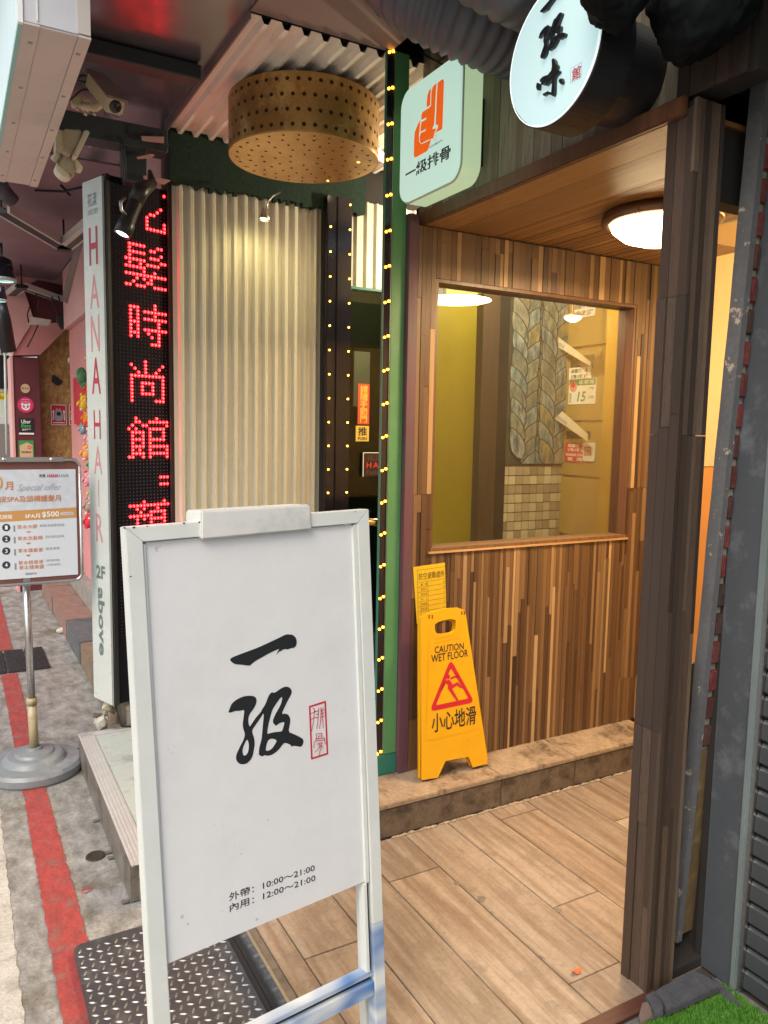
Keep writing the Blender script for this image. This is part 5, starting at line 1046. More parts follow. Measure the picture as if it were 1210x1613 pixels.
prism('channel_shadow_strip', [(Wd - fm_ - .008, -rt_ + .014), (Wd - fm_ - .0002, -rt_ + .014), (Wd - fm_ - .0002, -.93), (Wd - fm_ - .008, -.93)], -.03, -.014, M_dark, af, AF)
prism('channel_lip', [(Wd - fm_ - .018, -rt_ + .014), (Wd - fm_ - .0085, -rt_ + .014), (Wd - fm_ - .0085, -.921), (Wd - fm_ - .018, -.921)], -.03, -.004, M_frame, af, AF, .0008)
prism('inner_lip', [(Wd - fm_ - .012, -ft_ - .005), (Wd - fm_ - .012, -.92), (Wd - fm_ - .0005, -.92), (Wd - fm_ - .0005, -ft_)], -.02, -.003, M_frame, af, AF, .0008); prism('inner_lip', [(fm_ + .0005, -ft_ - .005), (fm_ + .0005, -.92), (fm_ + .006, -.92), (fm_ + .006, -ft_ - .005)], -.02, -.004, M_frame, af, AF, .0008)
M_panel = mat('matt white poster panel', (.68, .69, .70), (.655, .665, .68), (2, 2, 2), .32, c3=(.64, .65, .66), s3=4, spec=.5, grain=(14, .035))
cb = [AF.px(226, 853), AF.px(566, 826), AF.px(584, 1388), AF.px(262, 1523)]
pn = prism('poster_panel', [(fm_ + .0065, -ft_ - .002), (Wd - fm_ - .0125, -ft_ - .002), (Wd - fm_ - .002, cb[2][1] + .0), (fm_ + .0065, cb[3][1])], -.012, -.008, M_panel, af, AF)
PF = Fr(AF.p(0, 0, -.0078), AF.u, AF.v, AK)
shape('brush_character', [[PF.px(*q) for q in zpx(smoothp(JI, 1))]] + [[PF.px(*q) for q in zpx(smoothp(h_, 1))] for h_ in JH], PF, M_ink, pn, .0004)
shape('brush_stroke', [[PF.px(*q) for q in zpx(smoothp(YI, 1))]], PF, M_ink, pn, .0004)
cr4 = [PF.px(*q) for q in zpx([(894, 806), (1042, 758), (1063, 1252), (914, 1300)])]
al = [(x, y) for x, y in cr4]
strokes('seal_frame', [al], .0042, PF, M_red, pn, .0005, closed=True)
# seal lettering drawn in thin red strokes
SL = [[(925,818),(940,830),(945,850)],[(905,872),(935,858),(955,850)],[(938,840),(934,900),(928,960),(912,1035)],[(908,925),(950,905)],[(980,815),(975,870),(972,940),(960,1012)],[(950,850),(978,842)],[(952,880),(976,872)],[(950,912),(974,902)],[(1000,812),(998,870),(996,940),(985,1012)],[(1000,850),(1030,832)],[(1000,872),(1030,862)],[(1000,905),(1030,892)],[(1022,812),(1008,830),(1012,900),(1020,1005)],
      [(955,1110),(952,1065),(1005,1055),(1008,1100)],[(975,1105),(975,1085),(1000,1080)],[(930,1195),(933,1140),(950,1128),(948,1108),(1030,1100),(1038,1160)],[(948,1128),(1035,1120)],[(960,1160),(1010,1145),(985,1195),(940,1235)],[(975,1160),(1010,1180),(985,1230),(980,1265)],[(970,1185),(1000,1175)]]
strokes('seal_lettering', [[PF.px(*q) for q in zpx(l)] for l in SL], .0016, PF, M_red, pn, .0005)
def line2(s, a, b, hgt, cbold=.0):
    a = PF.px(*a); b = PF.px(*b); u = Vector((b[0] - a[0], b[1] - a[1])); L_ = u.length; u.normalize()
    f = Fr(PF.p(*a), PF.u * u.x + PF.v * u.y, PF.v * u.x - PF.u * u.y, AK); text('lettering', s, f, 0, 0, L_, hgt, M_ink, pn, bold=cbold, lift=.0004)
line2('外帶：10:00～21:00', (361, 1420), (496, 1372), .0185, .008); line2('內用：12:00～21:00', (362, 1437), (497, 1388), .0185, .008)
# handle cover over both frames, rear frame
ha = AF.px(315, 850); hb_ = AF.px(490, 834); ht = AF.px(487, 795); htl = AF.px(316, 805)
prism('handle_cover', [(ha[0], ha[1]), (hb_[0], hb_[1]), (ht[0], ht[1]), (htl[0], htl[1])], -.085, .006, mat('off white handle cover', (.66, .66, .64), (.58, .59, .57), (9, 9, 9), .35, c3=(.5, .51, .5), s3=12), af, AF, .003)
BO = AF.p(0, -.004, -.042); RBk = Matrix.Rotation(.0, 3, 'Z'); bu = AF.u; bv = (AF.v * math.cos(.012) + AF.n * math.sin(.012)).normalized()
BK = Fr(BO, bu, bv, AK)
for x0 in (.018, Wd - .026): prism('rear_leg', [(x0, -1.345 if x0 > .1 else -1.43), (x0 + .03, -1.345 if x0 > .1 else -1.43), (x0 + .03, 0), (x0, 0)], -.03, 0, M_frame, af, BK, .001)
prism('rear_panel', [(.05, -.86), (Wd - .052, -.86), (Wd - .052, -.002), (.05, -.002)], -.02, -.014, M_panel, af, BK); prism('rear_rail', [(.036, -.03), (Wd - .052, -.03), (Wd - .052, -.0), (.036, -.0)], -.012, -.004, M_frame, af, BK)
for a_, b_ in ((.017, -1.05),): lathe('screw', [(.0042, 0), (.0036, .0012), (0, .0016)], AF.p(a_, b_, 0), M_steel, af, AF.n, 10)
for a_ in (Wd - .012, .004): box('hinge', a_, a_ + .02, -.09, -.03, -.0395, -.0365, M_steel, af, AF)
for x, y, s in ((211, 831, .003), (232, 829, .0018), (290, 824, .0025), (452, 800, .002), (583, 806, .002), (206, 908, .002), (196, 831, .0025), (314, 822, .0025), (560, 806, .0015), (590, 1100, .001), (583, 868, .001)):
    c = AF.px(x, y); ell('paint_chip', AF.p(c[0], min(c[1], -.001), .0003), (s, .0006, s * .6), M_ink, af, seg=6)
for x, y, s in ((246, 863, .0035), (252, 861, .002), (247, 868, .002), (406, 1188, .002), (352, 1300, .0012), (422, 1292, .0022), (380, 1345, .002), (338, 1300, .0016), (405, 1448, .004), (287, 1444, .005), (296, 1456, .003), (370, 1334, .001), (265, 1180, .0016), (272, 1185, .001), (274, 1200, .001), (542, 1120, .0012), (545, 1092, .001), (350, 1435, .002)):
    c = PF.px(x, y); o = shape('scuff', [smoothp([(c[0] + s * random.uniform(.6, 1.3) * math.cos(t), c[1] + s * random.uniform(.6, 1.6) * math.sin(t)) for t in (0, 1, 2, 3, 4, 5.2)], 1)], PF, mat('grey scuff', (.42, .42, .42), (.55, .55, .55), (200, 200, 200)) if s > .0015 else MATS['mid grey print'], pn, .0003)

# ================================================================== CAUTION SIGN
wf = thing('wet_floor_sign', 'yellow folding caution wet floor sign standing on the concrete step', 'caution sign', (1.6, 2.28, .222))
M_y = mat('yellow plastic', (.7, .37, .008), (.64, .32, .006), (5, 5, 5), .36, bump=.05, c3=(.68, .34, .01), s3=14)
ln = R(-3.2); cf = Vector((0, math.sin(-ln), math.cos(ln)))
WFm = Fr((0, 2.262, .222), (1, 0, 0), cf)
g = lambda x, y: WFm.px(x, y)
out = [g(*q) for q in ((664, 1229), (690, 1225), (702, 1199), (738, 1192), (745, 1209), (768, 1203), (768, 1193), (734, 968), (732, 961), (722, 957.5), (700, 959), (678, 965), (668, 969), (664, 976))]
hole = [g(*q) for q in ((685, 980), (718, 973), (719, 990), (714, 996), (691, 1000), (685, 994))]
# plate with a real grip hole
def plate_with_hole(name, out, hole, c0, c1, m, parent, fr):
    return shape(name, [out, smoothp(hole, 1)], fr, m, parent, c0, c1 - c0)
plate_with_hole('front_leaf', out, hole, -.010, 0, M_y, wf, WFm)
prism('side_flange', [g(663.5, 1228), g(666.5, 1229.5), g(667, 972), g(664, 974)], -.026, -.0102, M_y, wf, WFm, .002)
prism('side_flange', [(g(765, 1204)[0], g(765, 1204)[1]), g(768, 1203), g(734, 968), g(731, 968)], -.022, -.0102, M_y, wf, WFm, .001)
bkf = Fr((0, 2.285, .222), (1, 0, 0), (0, .055, 1)); shape('rear_leaf', [[(x * 1.0 - .003, y * .985) for x, y in out], smoothp([(x - .003, y * .985) for x, y in hole], 1)], bkf, M_y, wf, 0, .006)
strokes('grip_rim', [[g(681, 978), g(681, 998), g(686, 1005), g(716, 1000), g(724, 992), g(724, 972)], [g(683, 1013), g(690, 1011), g(725, 1004)]], .0022, WFm, M_y, wf, .0012); 
strokes('panel_ridge', [[g(672, 1167), g(756, 1147)], [g(671, 1168), g(676, 985)]], .002, WFm, M_y, wf, .001)
strokes('moulded_ribs', [[g(718 + k * 8, 1166 - k * 2), g(733 + k * 6, 1190 - k * 8)] for k in range(5)], .0014, WFm, mat('yellow plastic shade', (.62, .31, .006), rough=.4), wf, .0008)
def wl(s, a, b, hgt, bold=.0, m=M_ink):
    a = g(*a); b = g(*b); u = Vector((b[0] - a[0], b[1] - a[1])); L_ = u.length; u.normalize(); f = Fr(WFm.p(*a), WFm.u * u.x + WFm.v * u.y, WFm.v * u.x - WFm.u * u.y); text('lettering', s, f, 0, 0, L_, hgt, m, wf, bold=bold)
wl('CAUTION', (684.6, 1029.5), (730.5, 1022.5), .026, .012); wl('WET FLOOR', (679.4, 1044), (737.5, 1034), .0285, .012); wl('小心地滑', (680, 1155), (750, 1140), .072, .012)
tri = [g(709, 1049), g(740, 1103), g(684, 1111)]
def rtri(P, rad):
    o = []
    for i in range(3):
        p0, p1, p2 = Vector(P[i - 1]), Vector(P[i]), Vector(P[(i + 1) % 3]); a_ = (p0 - p1).normalized(); b_ = (p2 - p1).normalized()
        for t in (0, .25, .5, .75, 1): q = p1 + a_ * rad * (1 - t) ** 2 + b_ * rad * t ** 2; o.append((q.x, q.y))
    return o
tv = rtri([g(709.8, 1038), g(747.5, 1106), g(676.5, 1121)], .026); ti = rtri([g(710.2, 1052), g(738, 1100), g(686.5, 1111)], .008)
shape('warning_triangle', [tv, ti], WFm, M_red, wf)
def w2(P): return [g(640 + x / 8.066, 880 + y / 8.066) for x, y in P]
hc = g(706, 1066); shape('figure', [circ(*hc, .0085, 14)], WFm, M_red, wf)
def w3(P): return [g(620 + x / 4.03, 860 + y / 4.03) for x, y in P]
shape('figure', [w3(P) for P in ([(330, 855), (352, 848), (366, 862), (372, 880), (408, 862), (436, 900), (428, 903), (402, 886), (372, 905), (385, 930), (412, 978), (400, 982), (368, 940), (345, 905), (343, 880), (332, 872), (304, 922), (299, 915), (318, 872)], [(360, 838), (375, 828), (412, 822), (413, 832), (378, 840), (364, 850)])], WFm, M_red, wf)
for x in (676, 681, 727.5, 731.5): q = g(x, 971 if x < 700 else 965); box('hinge_slot', q[0] - .0025, q[0] + .0025, q[1] - .008, q[1] + .006, .0005, .0012, mat('hinge rust', (.2, .06, .01)), wf, WFm)

# ================================================================== SIGN STAND (left)
ss = thing('sign_stand', 'framed salon offer board on a steel pole with a round grey base', 'sign stand', (.262, 3.52, 0))
M_grey2 = mat('grey plastic base', (.2, .22, .24), (.16, .175, .19), (7, 7, 7), .4, bump=.06, c3=(.26, .28, .3), s3=6)
lathe('base', [(0, 0), (.186, 0), (.193, .012), (.193, .038), (.182, .052), (.13, .058), (.118, .075), (.108, .082), (.082, .084), (.074, .094), (.05, .098), (.034, .102), (.03, .112), (0, .112)], (.262, 3.52, 0), M_grey2, ss, seg=110, smooth=False)
tube('lower_tube', [(.262, 3.52, .10), (.258, 3.52, .30)], .019, mat('yellowed plastic', (.42, .36, .22), (.3, .25, .14), (20, 20, 8), .5, c3=(.2, .15, .08), s3=16), ss); tube('pole', [(.258, 3.52, .295), (.25, 3.52, .845)], .0155, M_steel, ss)
tube('collar', [(.258, 3.52, .30), (.258, 3.52, .33)], .0215, MATS['yellowed plastic'], ss)
SFm = YP(3.49); bl_ = SFm.px(-40, 926)[0]; br = SFm.px(127, 800)[0]; bt_ = SFm.px(60, 724)[1]; bb = SFm.px(100, 915)[1]; bl_ = br - .42
box('socket', .235, .268, 3.49, 3.53, bb - .012, bb + .03, M_steel, ss, b=.003)
o = prism('backboard', rrect(bl_, bb, br, bt_, .02), -.012, -.002, mat('maroon backboard', (.16, .06, .05), (.13, .05, .042), (4, 4, 4), .5), ss, SFm)
bm = bmesh.new(); fr_ = [SFm.p(*q) for q in rrect(bl_, bb, br, bt_, .03)]; add_tube(bm, fr_ + [fr_[0]], .0075, 8); obj('frame_tube', bm, M_steel, ss, None, True)
a = SFm.px(119, 739); b = SFm.px(120, 905); pr0, pr1 = a[0], a[1] ; pb_ = b[1]
pl_ = bl_ + .02
M_paper = mat('damask paper', (.56, .62, .72), (.48, .54, .64), (26, 26, 26), .45, det=3, contrast=1.6); M_paper2 = mat('plain pale paper', (.58, .65, .74), rough=.45)
pp = prism('offer_poster', [(pl_, pb_), (pr0, pb_), (pr0, pr1), (pl_, pr1)], -.0015, .0, M_paper, ss, SFm)
Z = lambda y: SFm.px(60, y)[1]
X_ = lambda x: SFm.px(x, 800)[0]
SP = Fr(SFm.p(0, 0, .0), SFm.u, SFm.v)
shape('lower_paper', [[(pl_, pb_), (pr0, pb_), (pr0, Z(819)), (pl_, Z(819))]], SP, M_paper2, pp, .0004)
M_go = mat('ochre band print', (.5, .27, .09), rough=.5); M_co = mat('copper lettering', (.5, .2, .09), rough=.5); M_gl = mat('soft grey lettering', (.22, .26, .32), rough=.5); M_navy = mat('navy print', (.02, .03, .07), rough=.5)
shape('price_band', [[(pl_, Z(821)), (pr0, Z(817)), (pr0, Z(801)), (pl_, Z(805))]], SP, M_go, pp, .0008)
T = lambda s, x0, y0, x1, y1, m, bold=0., **k: text('lettering', s, SP, X_(x0), Z(y1), X_(x1), Z(y0), m, pp, bold=bold, lift=.0014, **k)
T('10', -12, 750, 6, 769, M_go, .02); T('月', 9, 758, 22, 771, M_co, .02); T('Special offer', 28, 762, 98, 776, mat('silver script', (.34, .38, .44)), 0, shear=.5); T('頭皮SPA及結構護髮月', -12, 780, 96, 790, M_co, .015)
T('花漾', 63, 747, 73, 752, M_ink, .02); T('HANA', 76, 747, 94, 752, M_red, .03); T('HAIR', 95, 747, 110, 752, M_gl); 
T('草本科式調理', -30, 809, 19, 816, M_white, .01); T('SPA月', 39, 809, 63, 816, M_white, .02); T('$500', 66, 806, 93, 816, M_white, .02); shape('pill_label', [rrect(X_(95), Z(813), X_(116), Z(808), .006)], SP, mat('pale pill', (.6, .56, .6)), pp, .0014); T('未稅金額', 97, 809, 114, 812, M_gl, 0)
for k, (y, s, s2) in enumerate(((831, '草本冷膠', '敏弱/去角質/控油'), (849, '草本洗髮精', '活化/抗屑/控油/修護'), (868, '草本護髮素', '保濕/柔順'), (890, '草本精華液', '(保溼修護)'))):
    c = SP.px(10, y); shape('number_disc', [circ(c[0], c[1], .0155, 22)], SP, M_navy, pp, .001); text('number', str(k + 1), SP, c[0] - .005, c[1] - .008, c[0] + .005, c[1] + .008, M_white, pp, bold=.01, lift=.0016)
    yo = -5 if k == 3 else -2
    T(s, 26, y + yo - 3.2, 26 + 8 * len(s), y + yo + 3.2, M_co, .005); T(s2, 62 if k == 0 else 70, y + yo - 3, 100 if k < 2 else 92, y + yo + 1.2, M_gl)
    shape('bottle_icon', [[(X_(20), Z(y + 5)), (X_(23), Z(y + 5)), (X_(23), Z(y - 5)), (X_(20), Z(y - 5))]], SP, M_gl, pp, .001)
    if k < 3: c = SP.px(45, y + 7); shape('down_arrow', [[(c[0] - .011, c[1] + .003), (c[0] + .011, c[1] + .003), (c[0], c[1] - .005)]], SP, M_co, pp, .001)
T('草本精華露', 27, 889.5, 67, 896, M_co, .005); T('(平衡油脂)', 71, 889, 93, 893, M_gl); T('RENATA', 37, 901, 55, 904.5, M_ink)
a = SFm.px(-10, 722); b = SFm.px(100, 730); box('clip_bar', a[0], b[0], Z(727.5), Z(720), .002, .008, M_steel, ss, SFm, .002)
for x in (6, 81): c = SFm.px(x, 724); lathe('clip_screw', [(.009, 0), (.008, .005), (0, .006)], SFm.p(c[0], c[1], .008), M_steel, ss, (0, -1, 0), 14)

# ================================================================== PLUSH TOYS
def M_pl_(c): return mat('plush %.2f %.2f %.2f' % c, c, tuple(v * .7 for v in c), (40, 40, 40), .95, bump=.4)
TOY = [(146, 563, .05, (.62, .45, .14), 'upright tan plush toy with black tipped ears, highest of the hanging toys', 'bear', (.03, .03, .03)),
       (131, 596, .055, (.07, .22, .1), 'dark green spiky plush toy hanging near the top of the toy column', 'plant', None),
       (142, 611, .045, (.7, .06, .02), 'round red plush toy beside the dark green one', 'ball', (.2, .5, .1)),
       (134, 634, .055, (.8, .5, .04), 'long yellow hooded plush toy', 'bear', (.8, .5, .04)),
       (147, 634, .035, (.05, .3, .08), 'small green plush toy tucked beside the long yellow one', 'ball', None),
       (137, 657, .04, (.85, .3, .02), 'small orange plush toy with short ears under the yellow one', 'bear', (.85, .3, .02)),
       (140, 668, .03, (.7, .06, .03), 'small red plush ball under the orange toy', 'ball', None),
       (131, 676, .035, (.25, .36, .46), 'grey blue plush toy sticking out to the left', 'bear', (.25, .36, .46)),
       (144, 688, .05, (.75, .42, .42), 'pink and white plush toy with round ears in the middle of the column', 'bear', (.7, .7, .65)),
       (138, 712, .055, (.85, .38, .12), 'orange plush cat lying under the pink and white toy', 'bear', (.85, .38, .12)),
       (144, 731, .035, (.05, .33, .12), 'green plush toy with a pale belly', 'ball', (.7, .65, .5)),
       (140, 754, .05, (.72, .3, .38), 'pink plush toy with a red bow', 'bear', (.6, .1, .1)),
       (146, 776, .04, (.5, .55, .2), 'yellow green plush toy low in the column', 'ball', None),
       (141, 796, .05, (.4, .28, .25), 'brownish grey plush mouse with round ears', 'bear', (.4, .28, .25)),
       (141, 820, .05, (.65, .04, .06), 'red plush toy with a pale cap, lowest of the hanging toys', 'bear', (.7, .6, .55))]
for k, (x, y, r, c, lab, kind_, ear) in enumerate(TOY):
    r *= .95; P = at(x, y, 'X', .80 + (k % 2) * .02); m = M_pl_(c); t = thing('plush_toy', lab, 'plush toy', P - Vector((0, 0, r)), 'plush toys hung on the pink wall')
    W_ = Vector((1, 0, 0)); tow = (CAM - P).normalized(); side = Vector((0, 0, 1)).cross(tow).normalized()
    if kind_ == 'plant':
        for j in range(9): q = P + side * random.uniform(-.03, .03) + Vector((0, 0, random.uniform(-.05, .05))) + tow * random.uniform(-.01, .03); ell('leaf', q, (.02, .014, .034), m, t, Matrix.Rotation(random.uniform(-1, 1), 3, tow).to_euler(), 8)
        ell('body', P, r * .8, m, t); continue
    ell('body', P - Vector((0, 0, r * .35)), (r * .8, r * .8, r * .75), m, t, seg=12); ell('head', P + Vector((0, 0, r * .42)), r * .62, m, t, seg=12)
    for s in (-1, 1):
        ell('arm', P + side * s * r * .8 - Vector((0, 0, r * .1)) + tow * r * .3, (r * .22, r * .22, r * .42), m, t, Matrix.Rotation(s * .6, 3, tow).to_euler(), 8)
        ell('foot', P + side * s * r * .4 - Vector((0, 0, r * .95)) + tow * r * .35, (r * .3, r * .3, r * .22), M_pl_((.7, .62, .5)) if k % 3 == 0 else m, t, None, 8)
        if kind_ == 'bear': ell('ear', P + side * s * r * .42 + Vector((0, 0, r * 1.02)), (r * .2, r * .2, r * (.45 if k == 0 else .26)), M_pl_(ear), t, Matrix.Rotation(s * .4, 3, tow).to_euler(), 8)
        ell('eye', P + Vector((0, 0, r * .5)) + tow * r * .56 + side * s * r * .22, r * .07, M_ink, t, None, 6)
    ell('muzzle', P + Vector((0, 0, r * .3)) + tow * r * .5, (r * .24, r * .24, r * .18), M_pl_((.75, .7, .6)), t, None, 8)
XP9 = XP(.893); a = XP9.px(119, 668); b = XP9.px(152, 584); o = prism('red_board', [a, (b[0], a[1]), b, (a[0], b[1])], 0, .01, M_red, None, XP9); tag(o, 'red board on the pink wall behind the plush toys', 'board')
a = XP9.px(134, 547); b = XP9.px(150, 519); o = prism('white_tag_card', rrect(a[0], a[1], b[0], b[1], .01), 0, .006, mat('grey card', (.28, .3, .3)), None, XP9); tag(o, 'grey card with a white round print on the pink wall above the toys', 'card'); shape('white_disc', [circ((a[0] + b[0]) / 2, (a[1] + b[1]) / 2 + .01, .03, 18)], Fr(XP9.p(0, 0, .006), XP9.u, XP9.v), M_white, o)
o = tube('wall_hook', [at(*q, 'X', .87) for q in ((140, 449), (137, 449), (136, 452), (140, 453))], .004, M_black); tag(o, 'small dark hook on the pink wall under the canopy', 'hook')

# ================================================================== HANGING LIGHT BOX, TRACKS, CAMERAS
hb2 = thing('hanging_light_box', 'long white metal sign box hanging from the canopy at the top left', 'sign box', (.2, 2.3, 2.3))
zb3 = 2.305; nl = at(36, 38, 'Z', zb3); nr = at(140, 58, 'Z', zb3); fr3 = at(62, 295, 'Z', zb3)
hx0, hx1, hy0, hy1 = nl.x, (nr.x + fr3.x) / 2, (nl.y + nr.y) / 2, fr3.y; print('box', hx0, hx1, hy0, hy1)
M_hb = mat('dusty white sheet metal', (.58, .52, .47), (.5, .45, .41), (3, 3, 3), .5, bump=.06, c3=(.46, .42, .38), s3=5)
box('tray', hx0, hx1, hy0 + .002, hy1, zb3 + .003, zb3 + .45, mat('white sheet metal end', (.6, .6, .64), (.55, .55, .58), (3, 3, 3), .4, c3=(.5, .5, .53), s3=4), hb2, b=.002)
ww_ = hx1 - hx0
box('bottom_panel', hx0 + ww_ * .25, hx1 - ww_ * .2, hy0 + .004, hy1 - .004, zb3 + .0005, zb3 + .0028, M_hb, hb2)
box('bottom_flange', hx0, hx0 + ww_ * .25 - .001, hy0, hy1, zb3 - .0015, zb3 + .0026, M_hb, hb2); box('bottom_flange', hx1 - ww_ * .2 + .001, hx1, hy0, hy1, zb3 - .0015, zb3 + .0026, M_hb, hb2)
for k in range(5):
    for xx_ in (hx0 + ww_ * .15, hx1 - ww_ * .12): lathe('rivet', [(.0055, 0), (.0045, -.002), (0, -.0028)], (xx_, hy0 + .08 + k * (hy1 - hy0 - .16) / 4, zb3 - .0015), MATS['mid grey print'], hb2, seg=12)
box('lit_side', hx0 - .008, hx0 - .001, hy0 + .01, hy1 - .01, zb3 + .01, zb3 + .445, mat('pale lit side', (.5, .58, .58), (.36, .44, .45), (14, 14, 1.2), .4, emit=(.68, .82, .86), es=.28), hb2)
box('corner_trim', hx0 - .009, hx0 - .0, hy0 - .001, hy0 + .0095, zb3 - .001, zb3 + .45, M_white, hb2); box('lower_trim', hx0 - .009, hx0 - .0002, hy0 + .01, hy1, zb3 - .001, zb3 + .0095, mat('teal lit trim', (.3, .55, .52)), hb2)
box('end_seam', hx0 + ww_ * .2, hx0 + ww_ * .215, hy0 - .0005, hy0 + .0015, zb3 + .01, zb3 + .44, M_white, hb2); box('end_fold', hx1 - ww_ * .2, hx1 - .001, hy0 - .001, hy0 + .0018, zb3 + .006, zb3 + .44, M_hb, hb2)
M_track = mat('white track paint', (.6, .57, .52), (.5, .47, .43), (8, 8, 8), .5)
def track(label, pts, z):
    t = thing('lighting_track', label, 'track', at(*pts[1], 'Z', z), 'lighting tracks under the canopy')
    for i in range(len(pts) - 1):
        A = at(*pts[i], 'Z', z); B = at(*pts[i + 1], 'Z', z); d = (B - A); L_ = d.length; d.normalize(); s = d.cross(Vector((0, 0, 1))).normalized(); f = Fr(A, d, s)
        for w0, w1, h0, h1, m in ((-.045, -.03, -.012, .03, M_track), (-.012, .012, -.0, .03, M_black), (.03, .045, -.012, .03, M_track), (-.03, -.012, .01, .03, M_beam), (.012, .03, .01, .03, M_track if i else M_beam)):
            bm = bmesh.new(); add_box(bm, 0, L_, w0, w1, h0, h1, f); obj('rail', bm, m, t)
    A = at(*pts[1], 'Z', z); box('corner_joint', A.x - .05, A.x + .05, A.y - .05, A.y + .05, z - .035, z - .005, M_black, t, b=.01)
    for q in (0, 1): A = at(*pts[q], 'Z', z); tube('hanger', [A, (A.x, A.y, 2.775)], .006, M_black, t)
track('nearer bent lighting track under the canopy to the left of the white sign side', [(2, 326), (101, 386), (160, 336)], 2.62)
track('farther bent lighting track above the maroon pillar', [(-6, 480), (34, 448), (104, 473)], 2.62)
def spot(label, P, r):
    t = thing('track_spotlight', label, 'spotlight', P, 'black spotlights at the left edge'); lathe('shade', [(r * .3, r * 1.5), (r * .8, r * 1.25), (r, r * .3), (r * 1.12, -r * .3)], P, M_gloss, t, seg=24); lathe('lens', [(0, .0), (r * .9, 0)], P, mat('white lens', (1, 1, 1), emit=(.9, 1, 1), es=5), t, seg=24); lathe('glass_ring', [(r * .95, -r * .25), (r * 1.18, -r * .3), (r * 1.1, -r * .55), (r * .9, -r * .5)], P, mat('pale glass rim', (.5, .62, .6), rough=.1), t, seg=24)
    tube('arm', [P + Vector((0, 0, r * 1.4)), P + Vector((0, 0, r * 2.6))], .01, M_black, t)
spot('upper black spotlight with a bright lens at the far left edge', at(3, 433, 'Y', 5.2), .07)
spot('lower black spotlight just under the upper one at the far left edge', at(-4, 468, 'Y', 5.3), .05)
o = tube('black_lamp_arm', [at(-2, 478, 'Y', 5.3), at(4, 505, 'Y', 5.3), at(14, 555, 'Y', 5.3)], [.045, .05, .045], M_black); tag(o, 'narrow black hanging strip below the spotlights at the left edge', 'lamp_arm')  # black arm of the spotlights, hanging down as a strip
o = tube('corrugated_hose', [at(-8, 280, 'Z', 2.7), at(4, 300, 'Z', 2.68), at(22, 318, 'Z', 2.64)], [.05, .042, .035], M_duct); tag(o, 'short dark hose end under the white hanging sign box', 'hose')
def obox(name, pa, pb, w, h, m, parent, bv=.004, up=Vector((0, 0, 1))):
    pa = Vector(pa); pb = Vector(pb); d = (pb - pa); L_ = d.length; d.normalize(); s = d.cross(up).normalized(); f = Fr(pa, d, s); bm = bmesh.new(); add_box(bm, 0, L_, -w / 2, w / 2, -h / 2, h / 2, f); bev(bm, bv); return obj(name, bm, m, parent)
cc = thing('cctv_camera', 'cream bullet security camera pointing down right under the canopy', 'camera', at(167, 150, 'Y', 2.7))
A = at(150, 128, 'Y', 2.78); B = at(182, 168, 'Y', 2.62); obox('housing', A, B, .058, .05, M_cream, cc, .006); d = (B - A).normalized()
obox('sun_shield', A + Vector((0, 0, .032)) + d * .01, B + d * .03 + Vector((0, 0, .032)), .068, .008, MATS['mauve board'], cc, .002); obox('rear_cap', A - d * .02, A - d * .001, .05, .045, M_black, cc, .006)
lathe('lens', [(0, .004), (.018, .003), (.02, 0)], B, M_gloss, cc, d, 18); tube('bracket', [(A + B) / 2 - Vector((0, 0, .02)), (A + B) / 2 - Vector((.03, 0, .05)), (A + B) / 2 + Vector((-.06, .06, -.03))], .012, M_cream, cc)
for q in ([(150, 126), (130, 118), (112, 130)], [(148, 132), (126, 128), (108, 118)], [(150, 140), (128, 142), (108, 160)]): tube('cable', [at(x, y, 'Y', 2.8) for x, y in q], .0035, M_cable, cc, 6)
jb = thing('junction_boxes', 'pair of small cream junction boxes with wing clips beside the security camera', 'junction box', at(128, 163, 'Y', 2.9))
for x0, x1, y0, y1 in ((113, 127, 156, 168), (129, 142, 159, 172)):
    a = YP(2.9).px(x0, y1); b = YP(2.9).px(x1, y0); box('cube_box', a[0], b[0], 2.88, 2.92, a[1], b[1], M_cream, jb, b=.004)
for x, y in ((121, 172), (134, 180), (148, 180)): a = at(x, y - 6, 'Y', 2.9); tube('clip', [a, at(x, y, 'Y', 2.9), at(x + 3, y + 1, 'Y', 2.9)], .005, M_cream, jb, 6)
fl = thing('floodlight', 'cream square floodlight mounted under the canopy beam', 'floodlight', at(118, 225, 'Y', 3.1))
f4 = YP(3.1)
prism('body', [f4.px(*q) for q in ((100, 202), (130, 204), (124, 225), (110, 244), (96, 232), (92, 215))], -.06, .0, M_cream, fl, f4, .006); prism('glass_frame', [f4.px(*q) for q in ((133, 205), (142, 208), (122, 248), (114, 246))], -.05, .01, mat('pale flood frame', (.6, .57, .45)), fl, f4, .004); prism('arm', [f4.px(*q) for q in ((86, 208), (96, 205), (100, 235), (88, 240))], -.03, .02, M_cream, fl, f4, .005)
rl = thing('round_floodlight', 'cream round edged floodlight hanging lowest beside the white box', 'floodlight', at(108, 260, 'Y', 3.15)); f5 = YP(3.15)
prism('body', [f5.px(*q) for q in ((96, 244), (104, 242), (122, 254), (118, 276), (108, 280), (92, 270), (88, 258))], -.07, 0, M_cream, rl, f5, .01); prism('rim', [f5.px(*q) for q in ((116, 250), (124, 256), (131, 266), (128, 269), (120, 264))], -.05, .015, MATS['pale flood frame'], rl, f5, .004); prism('face_rim', [f5.px(*q) for q in ((87, 260), (92, 262), (112, 278), (108, 282), (98, 278), (88, 268))], -.06, .012, MATS['pale flood frame'], rl, f5, .004)
tube('arm', [at(84, 252, 'Y', 3.15), at(90, 245, 'Y', 3.15), at(90, 230, 'Y', 3.12)], .012, M_cream, rl)
wr = thing('wire_shelf', 'bundle of pale struts beyond the canopy beam', 'struts', at(160, 210, 'Y', 3.6))
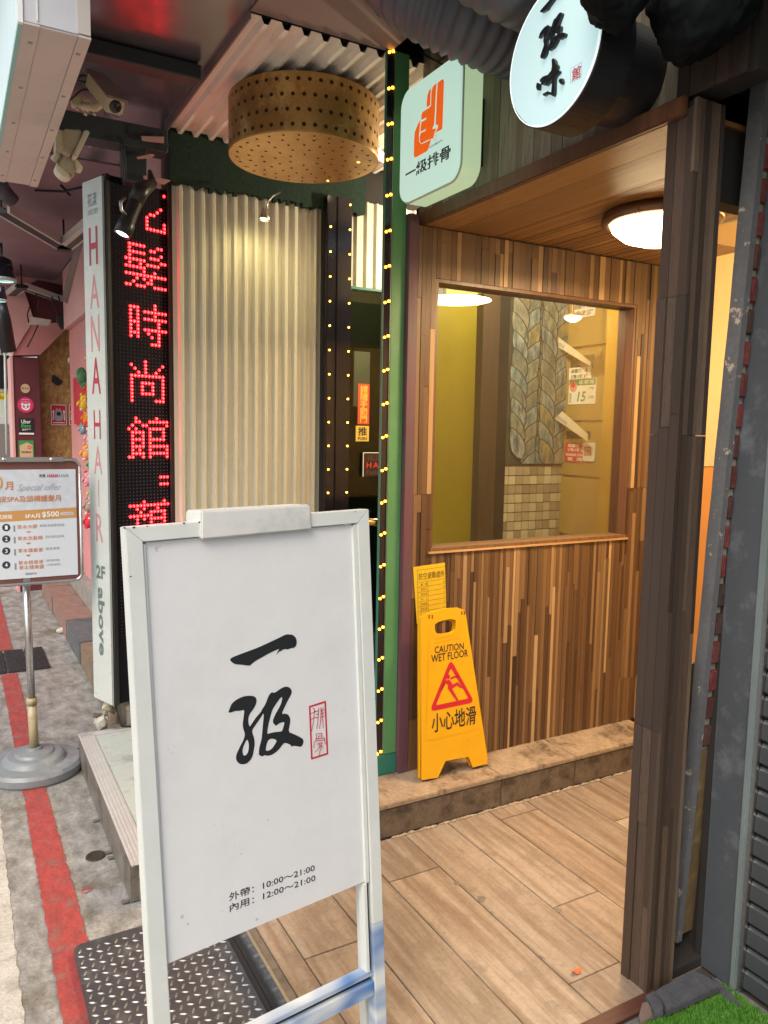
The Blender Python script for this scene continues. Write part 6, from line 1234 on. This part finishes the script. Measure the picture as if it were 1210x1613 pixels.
for q in (((140, 205), (176, 212)), ((150, 212), (160, 225)), ((160, 226), (170, 212)), ((165, 226), (186, 216)), ((140, 230), (190, 218))): tube('strut', [at(*q[0], 'Y', 3.6), at(*q[1], 'Y', 3.6)], .006, M_track, wr, 6)
sl = thing('electrical_clutter', 'white ballast box and dark transformer hanging by wires over the chipboard', 'ballast', at(65, 505, 'Y', 7.2)); f6 = YP(7.2)
prism('ballast', [f6.px(*q) for q in ((46, 498), (82, 504), (77, 513), (44, 510))], -.06, 0, M_track, sl, f6, .006); prism('transformer', [f6.px(*q) for q in ((90, 495), (106, 492), (113, 512), (98, 519), (90, 506))], -.08, 0, M_beam, sl, f6, .008)
for q in (((48, 480), (43, 495), (45, 508)), ((55, 458), (62, 475), (60, 485), (66, 490)), ((60, 512), (52, 530), (43, 547)), ((82, 466), (84, 480), (92, 495)), ((92, 466), (99, 490)), ((100, 470), (101, 492))): tube('wire', [at(x, y, 'Y', 7.2) for x, y in q], .006, M_cable, sl, 6)
for q in (((55, 300), (100, 302), (142, 292)), ((96, 292), (104, 302), (110, 308))):
    tube('canopy_wire', [at(x, y, 'Z', 2.77) for x, y in q], .006, M_cable); 
for n_, l_ in (('canopy_wire', 'long thin dark wire sagging under the maroon canopy'), ('canopy_wire.001', 'short dark wire stub crossing the long canopy wire')): tag(bpy.data.objects[n_], l_, 'wire')

# lamps that the lit fittings throw
def spotl(name, loc, tgt, e, ang_, color, r=.02):
    l = bpy.data.lights.new(name, 'SPOT'); l.energy = e; l.spot_size = R(ang_); l.spot_blend = .9; l.color = color; l.shadow_soft_size = r
    o = bpy.data.objects.new(name, l); COL.objects.link(o); o.location = loc; o.rotation_euler = (Vector(loc) - Vector(tgt)).to_track_quat('Z', 'Y').to_euler()
hp2 = hp - Vector((0, 0, .06)); spotl('gooseneck_light', hp2, (1.24, 3.5, 2.0), 2.2, 165, (1, .82, .36), .05)
spotl('soffit_lamp_light', at(600, 262, 'Y', 3.1), (1.5, 3.3, 1.0), 8, 120, (1, .8, .45), .03)

# cables and clamps along the ducts
cb_ = thing('overhead_cables', 'loose dark cables sagging under the ribbed duct beside the round sign', 'cables', at(800, 60, 'X', 1.4))
for P in ([(690, 96), (740, 70), (800, 82), (860, 60)], [(640, 70), (700, 104), (770, 96), (826, 60)], [(960, 40), (1020, 78), (1100, 96), (1180, 60)]):
    tube('cable', [at(x, y, 'X', 1.46 if x < 950 else 1.5) for x, y in P], .004, M_cable, cb_, 6)
